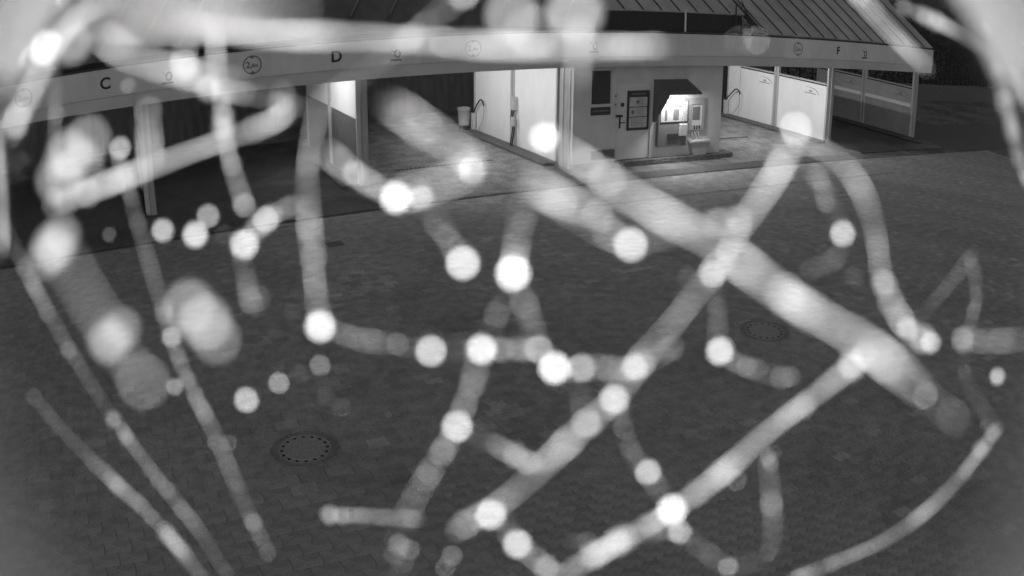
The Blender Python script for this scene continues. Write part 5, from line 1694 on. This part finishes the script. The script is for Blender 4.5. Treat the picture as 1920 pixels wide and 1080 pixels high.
 [-12.62,-67.97,-242.52,0.91],
 [-7.52,-64.9,-239.11,0.21],
 [-5.13,-62.8,-231.1,0.38],
 [-1.81,-61.81,-214.96,0.15],
 [-0.87,-62.57,-212.63,0.27],
 [3.08,-67.04,-212.68,0.81],
 [5.85,-71.19,-218.55,0.73],
 [6.58,-72.98,-221.23,1.17],
 [9.42,-77.5,-228.21,2.48],
 [11.97,-80.83,-232.73,1.37],
 [66.0,35.61,-188.51,1.42],
 [60.72,30.51,-178.76,1.03],
 [57.81,27.11,-172.87,0.64],
 [56.17,25.51,-171.51,1.14],
 [54.53,22.22,-174.02,0.49],
 [54.59,21.32,-175.58,0.55],
 [53.87,18.26,-183.22,0.19],
 [53.94,17.13,-187.13,0.11],
 [53.74,15.85,-190.83,0.07],
 [53.82,14.82,-194.43,0.26],
 [53.56,12.96,-200.16,0.29],
 [51.07,9.58,-196.23,0.46],
 [42.44,3.67,-176.85,0.87],
 [5.38,26.47,-147.55,0.1],
 [8.41,25.8,-155.07,0.05],
 [12.18,24.6,-161.17,0.58],
 [14.13,23.45,-161.35,1.25],
 [15.48,22.24,-159.85,0.36],
 [16.71,21.04,-157.7,0.68],
 [17.4,19.88,-155.54,1.6],
 [20.66,15.55,-145.08,0.74],
 [21.92,14.12,-142.05,0.61],
 [26.67,11.18,-140.34,0.47],
 [29.42,10.14,-142.3,0.26],
 [31.23,9.55,-143.99,0.5],
 [36.49,8.09,-151.14,0.09],
 [40.31,6.64,-156.73,0.08],
 [42.94,4.92,-157.44,0.1],
 [34.26,7.33,-141.97,0.19],
 [34.41,5.85,-134.92,0.26],
 [36.15,2.95,-127.2,0.06],
 [37.45,2.27,-128.43,0.05],
 [39.16,1.59,-130.55,0.1],
 [41.86,0.3,-134.4,0.6],
 [47.8,-1.88,-141.07,0.91],
 [50.21,-3.21,-142.45,0.78],
 [52.12,-4.23,-142.14,0.54],
 [53.82,-5.37,-139.88,0.76],
 [54.11,-6.01,-138.08,0.8],
 [54.92,-7.86,-128.53,0.81],
 [55.21,-9.64,-121.01,0.97],
 [55.65,-10.44,-119.37,0.41],
 [56.59,-11.07,-118.61,0.89],
 [61.36,-13.59,-122.05,0.12],
 [66.25,-16.05,-127.54,0.07],
 [70.96,-18.52,-131.43,0.09],
 [78.01,-16.55,-158.8,0.12],
 [81.35,-18.37,-161.59,0.06],
 [82.79,-19.4,-162.47,0.08],
 [83.12,-21.99,-152.59,0.15],
 [80.08,-23.35,-136.7,0.51],
 [45.62,1.05,-149.05,0.93],
 [45.35,-0.01,-143.27,0.77],
 [45.54,-1.12,-137.66,1.54],
 [49.01,-3.65,-135.52,0.59],
 [57.48,-6.62,-144.45,0.37],
 [61.65,-8.08,-148.26,0.45],
 [3.4,16.61,-140.06,0.48],
 [6.99,14.94,-138.57,0.12],
 [10.67,14.05,-145.3,0.05],
 [12.62,14.01,-150.73,0.14],
 [17.61,13.37,-157.36,0.38],
 [26.12,9.64,-184.09,0.17],
 [27.45,10.08,-180.67,0.11],
 [28.29,10.37,-179.76,0.11],
 [29.92,10.66,-179.33,0.13],
 [32.5,11.35,-180.93,0.13],
 [38.17,13.07,-188.33,0.89],
 [42.62,14.24,-194.25,0.97],
 [47.48,15.21,-199.23,0.99],
 [49.54,15.66,-200.44,1.59],
 [54.52,16.44,-200.6,1.8],
 [73.57,38.1,-207.84,0.97],
 [77.03,37.9,-212.29,0.96],
 [82.15,37.09,-214.43,0.68],
 [83.32,35.33,-210.43,0.66],
 [83.41,34.1,-207.39,0.56],
 [82.06,30.87,-198.88,0.71],
 [81.6,29.27,-194.81,1.03],
 [80.32,26.28,-188.22,0.48],
 [81.47,22.53,-184.95,0.32],
 [88.42,18.57,-195.77,0.16],
 [91.68,16.82,-201.53,0.18],
 [96.76,11.68,-210.63,0.44],
 [96.64,5.97,-208.88,1.1],
 [93.64,0.46,-198.45,1.3],
 [90.7,-3.34,-188.88,1.51],
 [90.05,-7.21,-181.7,1.14],
 [97.23,-11.35,-187.87,1.25],
 [103.93,-12.86,-196.5,2.7],
 [87.94,33.11,-235.26,0.78],
 [88.0,31.8,-233.25,1.17],
 [91.14,27.88,-235.92,1.05],
 [95.75,25.62,-244.15,0.43],
 [100.49,24.51,-252.69,0.57],
 [103.47,23.67,-258.57,0.37],
 [108.63,19.95,-266.16,0.17],
 [106.5,16.95,-259.58,0.25],
 [100.35,12.51,-245.5,0.13],
 [96.81,10.58,-239.01,0.16],
 [93.31,8.74,-233.78,0.29],
 [92.0,7.62,-233.96,0.49],
 [91.66,6.26,-244.23,0.55],
 [92.61,5.64,-254.21,1.0],
 [13.06,-83.94,-236.04,0.16],
 [14.9,-81.42,-232.4,0.15],
 [15.92,-78.92,-228.08,0.19],
 [19.52,-70.41,-213.09,0.81],
 [20.92,-68.09,-209.78,2.45],
 [24.47,-65.7,-208.9,0.88],
 [27.08,-65.53,-212.56,3.06],
 [29.89,-66.05,-217.9,2.5],
 [32.47,-66.89,-222.95,1.35],
 [39.16,-67.93,-236.47,2.21],
 [44.82,-64.45,-236.96,1.02],
 [47.37,-59.51,-228.09,1.14],
 [48.88,-54.07,-217.54,1.87],
 [50.87,-49.19,-210.3,0.47],
 [52.73,-47.09,-208.05,0.36],
 [56.46,-44.73,-209.78,0.16],
 [58.35,-44.06,-211.56,0.12],
 [60.2,-43.41,-214.06,0.2],
 [63.99,-42.42,-219.71,0.1],
 [65.98,-42.02,-222.47,0.29],
 [70.0,-40.77,-227.84,0.52],
 [72.88,-40.03,-231.24,1.37],
 [78.88,-37.61,-236.35,1.6],
 [83.13,-33.9,-233.02,2.19],
 [83.48,-32.74,-231.26,1.92],
 [84.02,-31.07,-228.13,1.07],
 [84.31,-28.66,-222.68,0.65],
 [84.11,-27.21,-218.47,1.34],
 [84.26,-24.82,-212.46,1.06],
 [84.55,-23.59,-209.75,1.38],
 [85.83,-19.64,-202.45,2.96],
 [88.86,-16.98,-200.91,1.6],
 [21.66,-92.32,-304.25,0.76],
 [25.2,-92.09,-299.94,0.31],
 [26.8,-90.66,-292.18,0.26],
 [28.38,-88.41,-283.98,0.17],
 [30.1,-84.73,-272.61,0.2],
 [34.12,-80.69,-263.44,0.23],
 [38.27,-80.01,-264.93,0.57],
 [40.11,-80.05,-267.45,1.35],
 [48.41,-84.34,-283.42,1.46],
 [51.47,-85.85,-289.9,1.42],
 [55.7,-88.44,-297.45,1.51],
 [59.48,-89.55,-300.05,1.79],
 [61.03,-89.44,-299.36,2.81],
 [52.9,-73.8,-269.98,1.6],
 [54.01,-77.23,-271.86,1.54],
 [54.25,-77.77,-266.54,1.03],
 [53.0,-76.04,-248.85,0.97],
 [53.86,-74.9,-235.48,0.63],
 [58.72,-79.08,-237.29,1.16],
 [66.17,-87.48,-254.58,0.52],
 [70.99,-91.39,-263.02,0.26],
 [72.57,-91.68,-263.45,0.28],
 [76.97,-89.76,-258.04,0.13],
 [78.23,-83.38,-245.97,0.17],
 [77.64,-78.6,-238.99,0.11],
 [77.54,-76.8,-237.31,0.36],
 [76.08,-71.09,-233.02,0.35],
 [75.56,-68.83,-232.26,0.59],
 [74.92,-64.31,-231.45,0.75],
 [74.93,-63.13,-231.56,0.99],
 [74.58,-62.06,-231.78,1.39],
 [74.45,-60.66,-232.0,0.87],
 [74.5,-58.74,-233.53,0.68],
 [74.91,-56.88,-234.93,0.71],
 [75.13,-54.55,-237.6,0.74],
 [75.72,-52.57,-240.71,0.93],
 [29.37,-32.18,-242.05,1.21],
 [30.16,-34.58,-245.33,1.11],
 [31.42,-36.54,-248.39,1.03],
 [33.77,-42.24,-256.6,0.8],
 [37.21,-50.34,-266.21,0.95],
 [39.46,-54.13,-261.25,0.89],
 [39.0,-52.9,-247.7,0.96],
 [38.91,-53.3,-234.29,0.59],
 [39.77,-54.53,-230.37,0.82],
 [43.81,-60.52,-232.89,0.14],
 [65.84,2.96,-277.19,1.31],
 [64.56,-0.66,-270.01,0.22],
 [63.75,-1.95,-266.18,0.58],
 [60.62,-7.81,-249.87,0.09],
 [59.69,-9.53,-245.43,0.1],
 [59.72,-11.67,-243.48,0.18],
 [60.82,-15.54,-249.18,0.12],
 [63.58,-18.22,-258.29,0.2],
 [66.63,-20.76,-267.43,0.62],
 [73.41,-24.47,-276.49,1.47],
 [74.32,-24.79,-272.72,1.33],
 [74.81,-25.22,-265.34,1.8],
 [75.88,-25.29,-258.32,1.56],
 [77.44,-25.96,-244.49,0.86],
 [78.72,-26.23,-239.98,1.46],
 [189.57,-55.49,-285.49,1.76],
 [190.04,-57.38,-288.79,2.97],
 [192.11,-61.58,-295.17,1.53],
 [192.92,-63.32,-297.77,2.47],
 [192.95,-66.88,-302.27,4.08],
 [191.91,-70.72,-304.72,1.94],
 [189.25,-73.46,-304.68,2.06],
 [185.23,-75.15,-301.68,2.56],
 [179.9,-76.57,-297.78,1.43],
 [176.38,-77.06,-294.53,1.38],
 [172.42,-77.16,-289.99,1.15],
 [167.61,-77.85,-284.8,1.54],
 [164.23,-77.49,-281.36,1.87],
 [160.15,-78.2,-277.5,1.47],
 [156.55,-78.33,-273.72,0.84],
 [152.21,-79.3,-271.13,1.63],
 [149.68,-80.61,-270.86,0.75],
 [148.95,-81.78,-271.38,1.65],
 [147.96,-83.33,-273.22,1.43],
 [147.8,-86.14,-277.56,1.15],
 [148.0,-88.35,-280.85,0.69],
 [149.12,-92.09,-287.85,1.09],
 [149.93,-94.89,-292.92,0.76],
 [150.42,-98.08,-299.8,0.27],
 [150.98,-101.79,-306.47,0.2],
 [149.75,-106.13,-314.06,0.2],
 [148.71,-107.25,-315.81,0.15],
 [147.66,-108.31,-317.09,0.3],
 [146.94,-108.84,-318.24,0.3],
 [145.05,-110.06,-318.53,0.17],
 [142.99,-110.53,-318.61,0.21],
 [135.4,-111.24,-314.71,0.5],
 [132.44,-110.6,-312.31,0.93],
 [129.94,-110.15,-310.09,1.45],
 [127.54,-109.69,-307.22,2.34],
 [116.99,-107.41,-295.57,0.96],
 [113.78,-106.45,-291.48,1.45],
 [108.53,-105.49,-285.74,1.97],
 [104.98,-105.41,-283.82,2.29],
 [170.23,11.08,-279.15,0.68],
 [171.13,10.52,-282.96,1.01],
 [172.8,8.7,-289.15,0.94],
 [175.63,7.1,-297.69,0.88],
 [177.64,5.31,-303.44,1.41],
 [180.04,2.33,-314.09,0.97],
 [180.11,0.67,-317.23,0.47],
 [180.32,-0.5,-318.95,1.29],
 [178.98,-2.04,-320.23,0.77],
 [174.61,-5.75,-319.67,0.89],
 [171.72,-7.76,-318.26,0.3],
 [170.56,-8.15,-316.9,0.33],
 [166.17,-9.98,-312.82,0.42],
 [159.03,-12.76,-306.08,0.09],
 [157.1,-13.25,-303.83,0.2],
 [153.91,-14.29,-300.85,0.13],
 [167.28,11.13,-274.46,1.08],
 [170.83,8.25,-279.54,0.64],
 [172.54,7.29,-281.95,1.39],
 [176.45,5.3,-286.78,0.88],
 [179.31,4.4,-291.27,0.72],
 [183.14,2.02,-296.4,1.01],
 [189.33,-2.72,-306.17,0.85],
 [191.59,-5.98,-310.03,1.08],
 [191.83,-9.61,-312.67,2.02],
 [190.77,-14.32,-312.68,1.12],
 [189.06,-17.65,-311.36,0.9],
 [185.73,-22.01,-308.48,0.88],
 [184.6,-23.89,-306.71,0.84],
 [181.54,-26.75,-302.9,0.48],
 [179.9,-28.19,-299.81,0.32],
 [177.58,-30.48,-295.56,0.25],
 [174.47,-32.67,-290.52,0.11],
 [171.43,-35.56,-283.09,0.13],
 [170.3,-37.12,-278.77,0.12],
 [168.96,-39.64,-272.88,0.16],
 [169.09,-41.75,-269.93,0.14],
 [169.38,-42.65,-267.81,0.22],
 [172.18,-46.23,-266.12,0.45],
 [176.5,-50.93,-267.67,0.69],
 [127.97,-14.58,-214.51,2.48],
 [126.54,-14.38,-207.38,0.67],
 [125.48,-14.01,-202.67,0.91],
 [123.45,-14.09,-196.54,1.03],
 [121.41,-13.52,-189.92,0.72],
 [120.79,-13.42,-185.56,0.68],
 [121.43,-13.11,-182.84,0.96],
 [127.45,-13.19,-184.67,0.78],
 [131.04,-13.15,-186.94,0.73],
 [167.22,107.21,-254.33,1.72],
 [171.2,105.07,-260.2,1.23],
 [176.27,104.04,-266.52,0.4],
 [178.23,103.69,-269.87,0.53],
 [180.63,102.97,-273.51,0.45],
 [183.03,102.8,-276.32,0.63],
 [186.73,101.69,-281.14,0.47],
 [188.6,101.29,-283.64,0.49],
 [192.04,99.9,-288.66,0.38],
 [194.08,98.42,-291.22,0.43],
 [196.14,97.03,-292.9,0.26],
 [196.84,96.22,-293.4,0.43],
 [198.16,94.11,-294.18,0.99],
 [198.08,89.29,-292.88,1.11],
 [197.05,87.69,-290.88,5.05],
 [193.54,80.9,-283.28,3.73],
 [190.96,78.05,-279.45,2.13],
 [188.8,74.77,-274.85,4.76],
 [184.05,68.78,-266.89,7.17],
 [179.97,63.03,-259.42,2.85],
 [179.58,61.61,-258.78,2.68],
 [179.0,59.8,-257.68,1.77],
 [180.44,57.57,-258.92,2.56],
 [184.48,55.55,-263.49,2.54],
 [186.47,54.66,-266.66,2.92],
 [191.6,53.67,-272.13,2.04],
 [197.63,52.08,-280.24,5.42],
 [205.96,49.64,-289.18,1.93],
 [206.96,48.74,-291.1,2.48],
 [208.58,48.27,-292.81,3.88],
 [211.35,45.56,-295.41,3.52],
 [212.54,44.75,-295.77,3.61],
 [108.3,66.96,-160.06,3.24],
 [108.2,64.32,-158.99,1.31],
 [108.97,62.79,-159.81,1.91],
 [110.93,61.55,-161.97,3.5],
 [118.66,59.71,-171.08,0.96],
 [126.33,57.64,-179.91,1.12],
 [132.22,53.5,-184.29,1.82],
 [132.83,50.6,-183.56,1.19],
 [132.2,47.56,-181.15,1.34],
 [90.19,76.74,-196.89,2.4],
 [97.96,75.62,-205.75,1.97],
 [102.05,75.58,-211.37,0.85],
 [106.49,75.87,-216.98,1.51],
 [114.07,74.57,-224.17,0.22],
 [115.47,73.35,-224.72,0.2],
 [117.0,71.76,-224.03,0.41],
 [117.54,64.72,-214.97,0.17],
 [116.99,62.1,-210.55,0.34],
 [148.95,106.67,-281.41,2.79],
 [148.28,99.99,-268.56,2.0],
 [148.33,97.52,-263.66,3.17],
 [149.32,94.09,-257.43,3.76],
 [153.05,91.05,-254.75,1.33],
 [157.35,90.36,-255.89,0.85],
 [160.37,90.06,-257.9,1.09],
 [172.75,90.83,-268.74,1.43],
 [178.71,91.26,-274.2,0.68],
 [181.35,91.53,-276.58,1.75],
 [187.16,91.36,-281.14,0.68],
 [190.62,91.44,-283.64,0.82],
 [13.24,51.01,-163.87,0.13],
 [13.83,48.67,-174.76,0.35],
 [14.03,47.52,-181.09,0.77],
 [-71.57,43.88,-127.69,0.18],
 [-68.58,42.13,-127.49,0.61],
 [-67.77,41.41,-130.51,0.68],
 [-68.05,41.67,-136.71,0.83],
 [-67.45,42.48,-147.96,1.19],
 [-65.74,42.61,-152.37,0.96],
 [-63.74,42.17,-155.01,0.96],
 [-61.16,41.77,-156.24,1.03],
 [-50.86,36.63,-143.94,1.02],
 [-82.65,54.47,-216.45,2.87],
 [-75.63,51.85,-210.75,1.51],
 [-72.94,51.36,-211.82,1.01],
 [-71.6,51.7,-215.46,1.25],
 [-70.79,53.7,-227.94,0.98],
 [-69.49,54.74,-239.39,1.08],
 [-68.32,54.99,-244.34,1.33],
 [-67.18,55.0,-247.33,0.7],
 [-60.18,53.05,-243.27,0.22],
 [-55.39,50.59,-231.85,0.14],
 [-152.53,81.85,-237.73,0.69],
 [-156.2,80.19,-246.03,1.31],
 [-158.91,80.25,-251.0,0.99],
 [-163.7,79.32,-259.97,1.33],
 [-167.79,77.34,-267.66,0.48],
 [-168.9,76.64,-269.88,0.34],
 [-172.0,71.8,-276.16,0.2],
 [-173.04,69.42,-278.92,0.2],
 [-173.28,67.56,-279.53,0.28],
 [-173.61,64.86,-280.42,0.22],
 [-173.95,60.06,-281.75,0.22],
 [-173.33,54.23,-281.3,1.42],
 [-172.57,50.77,-281.2,1.23],
 [-172.08,47.94,-280.31,0.8],
 [-171.23,45.09,-279.0,1.72],
 [-170.3,42.29,-277.91,1.81],
 [-169.64,39.59,-276.93,1.85],
 [-168.08,36.18,-274.66,1.71],
 [-166.89,33.27,-273.02,1.71],
 [-165.62,30.32,-270.98,0.88],
 [-67.56,-84.2,-304.24,3.37],
 [-65.03,-86.96,-314.07,2.44],
 [-64.27,-87.71,-317.07,1.68],
 [-57.48,-87.41,-317.69,1.9],
 [-50.81,-85.37,-308.74,1.47],
 [-48.34,-84.41,-304.68,1.45],
 [-46.29,-82.89,-300.27,1.0],
 [-43.98,-82.13,-296.02,1.1],
 [-37.48,-79.11,-285.21,0.89],
 [-35.97,-78.33,-283.35,1.21],
 [-33.71,-78.0,-281.14,1.1],
 [-40.43,-86.11,-280.46,0.64],
 [-36.78,-83.63,-268.55,2.05],
 [-33.32,-83.66,-250.1,0.76],
 [-35.19,-87.56,-255.97,0.65],
 [-38.33,-94.55,-267.64,0.54],
 [-83.44,40.6,-178.76,1.3],
 [-81.15,37.24,-174.51,0.4],
 [-78.78,33.59,-169.77,1.07],
 [-75.37,26.89,-163.67,0.39],
 [-127.16,79.13,-187.2,6.34],
 [-120.28,68.2,-174.82,1.4],
 [-117.73,64.5,-169.64,4.36],
 [-116.88,59.8,-165.17,1.94],
 [-119.65,57.74,-166.46,2.31],
 [-122.52,57.08,-168.65,1.85],
 [-125.4,56.71,-171.01,1.97],
 [-128.78,56.56,-174.31,2.56],
 [-93.63,58.0,-132.75,2.33],
 [-88.68,50.25,-124.93,1.27],
 [-84.94,42.85,-117.05,0.6],
 [-86.0,42.26,-117.46,1.05],
 [-89.39,41.97,-120.07,1.73],
 [-166.96,50.94,-230.4,1.98],
 [-170.71,48.88,-237.07,1.86],
 [-173.9,45.38,-242.7,1.1],
 [-173.93,42.22,-243.83,1.57],
 [-172.07,37.9,-241.34,2.06],
 [-167.31,31.72,-235.49,2.1],
 [-163.7,28.55,-231.78,1.02],
 [-158.22,22.7,-224.43,0.14],
 [-157.13,21.2,-222.93,0.17],
 [-153.92,17.24,-218.94,0.26],
 [-152.36,14.71,-216.73,0.34],
 [-151.44,11.61,-215.8,0.13],
 [-99.45,31.56,-142.99,0.58],
 [-99.52,33.76,-144.5,2.1],
 [-99.64,39.25,-148.6,1.27],
 [-100.65,45.3,-153.25,1.17],
 [-101.55,52.38,-159.15,0.52],
 [-100.45,58.85,-163.81,0.13],
 [-99.48,60.86,-164.8,0.11],
 [-98.51,61.76,-164.91,0.07],
 [-97.38,62.31,-164.98,0.09],
 [-94.72,63.23,-164.26,0.12],
 [-91.03,63.49,-162.32,0.72],
 [-78.0,56.34,-185.64,1.51],
 [-76.46,53.21,-182.12,1.23],
 [-75.49,50.68,-181.58,1.26],
 [-75.96,49.25,-182.78,0.51],
 [23.49,9.36,-175.87,0.32],
 [20.97,10.27,-174.34,0.62],
 [19.88,10.94,-175.23,0.99],
 [16.94,13.24,-183.73,0.5],
 [15.52,14.73,-189.75,0.58],
 [12.51,17.12,-197.03,0.7],
 [10.61,19.12,-199.82,0.52],
 [8.12,20.61,-200.61,0.69],
 [-85.78,12.72,-260.66,0.97],
 [-83.78,10.1,-256.18,1.18],
 [-80.53,5.42,-248.5,0.56],
 [-77.9,1.55,-243.36,1.03],
 [-76.71,-0.54,-240.81,0.88],
 [-75.99,-3.89,-239.74,0.61],
 [-78.58,-5.44,-251.02,0.26],
 [-66.49,25.72,-256.31,0.76],
 [-69.74,25.41,-261.02,1.86],
 [-75.54,23.0,-262.41,2.56],
 [-74.68,17.84,-243.41,2.53],
 [-73.73,15.87,-235.55,1.42],
 [-72.94,13.5,-229.24,0.96],
]
web = thing('spider_web', 'dewy spider web strung across the camera hood, far out of focus', 'spider web')
web.matrix_world = CAM_M @ Matrix.Scale(.001, 4)
for t, k, pts in THREADS:
    bm = bmesh.new()
    n = len(pts)
    rad = [t / 2 * (1 + .22 * math.sin(i * 1.7 + t * 9)) * min(1, .25 + min(i, n - 1 - i) * .3) for i in range(n)]
    tube(bm, pts, rad, 7)
    obj('thread', bm, M[('silk', 'silk_dark')[k]], web, loc=(0, 0, 0), smooth=True)


def droplet(bm, x, y, z, d, sub):
    bmesh.ops.create_icosphere(bm, subdivisions=sub, radius=d / 2, matrix=Matrix.Translation((x, y, z)) @ Matrix.Diagonal((1, 1.12, 1, 1)))


dew = []
for mname in ('dew', 'dew_dull'):
    unit = bmesh.new()
    droplet(unit, 0, 0, 0, 1, 2)
    dme = bpy.data.meshes.new('dew_drop')
    unit.to_mesh(dme)
    unit.free()
    dme.materials.append(M[mname])
    for p in dme.polygons:
        p.use_smooth = True
    dew.append(dme)
for x, y, z, d, k in DROPS:
    o = bpy.data.objects.new('dew_drop', dew[k])
    COL.objects.link(o)
    o.parent = web
    o.location = (x, y, z)
    o.scale = (d, d, d)
bm = bmesh.new()
for x, y, z, d in BEADS:
    droplet(bm, x, y, z, d, 2 if d > .8 else 1)
o = obj('fine_dew', bm, M['dew_faint'], web, loc=(0, 0, 0), smooth=True)
o['kind'] = 'stuff'
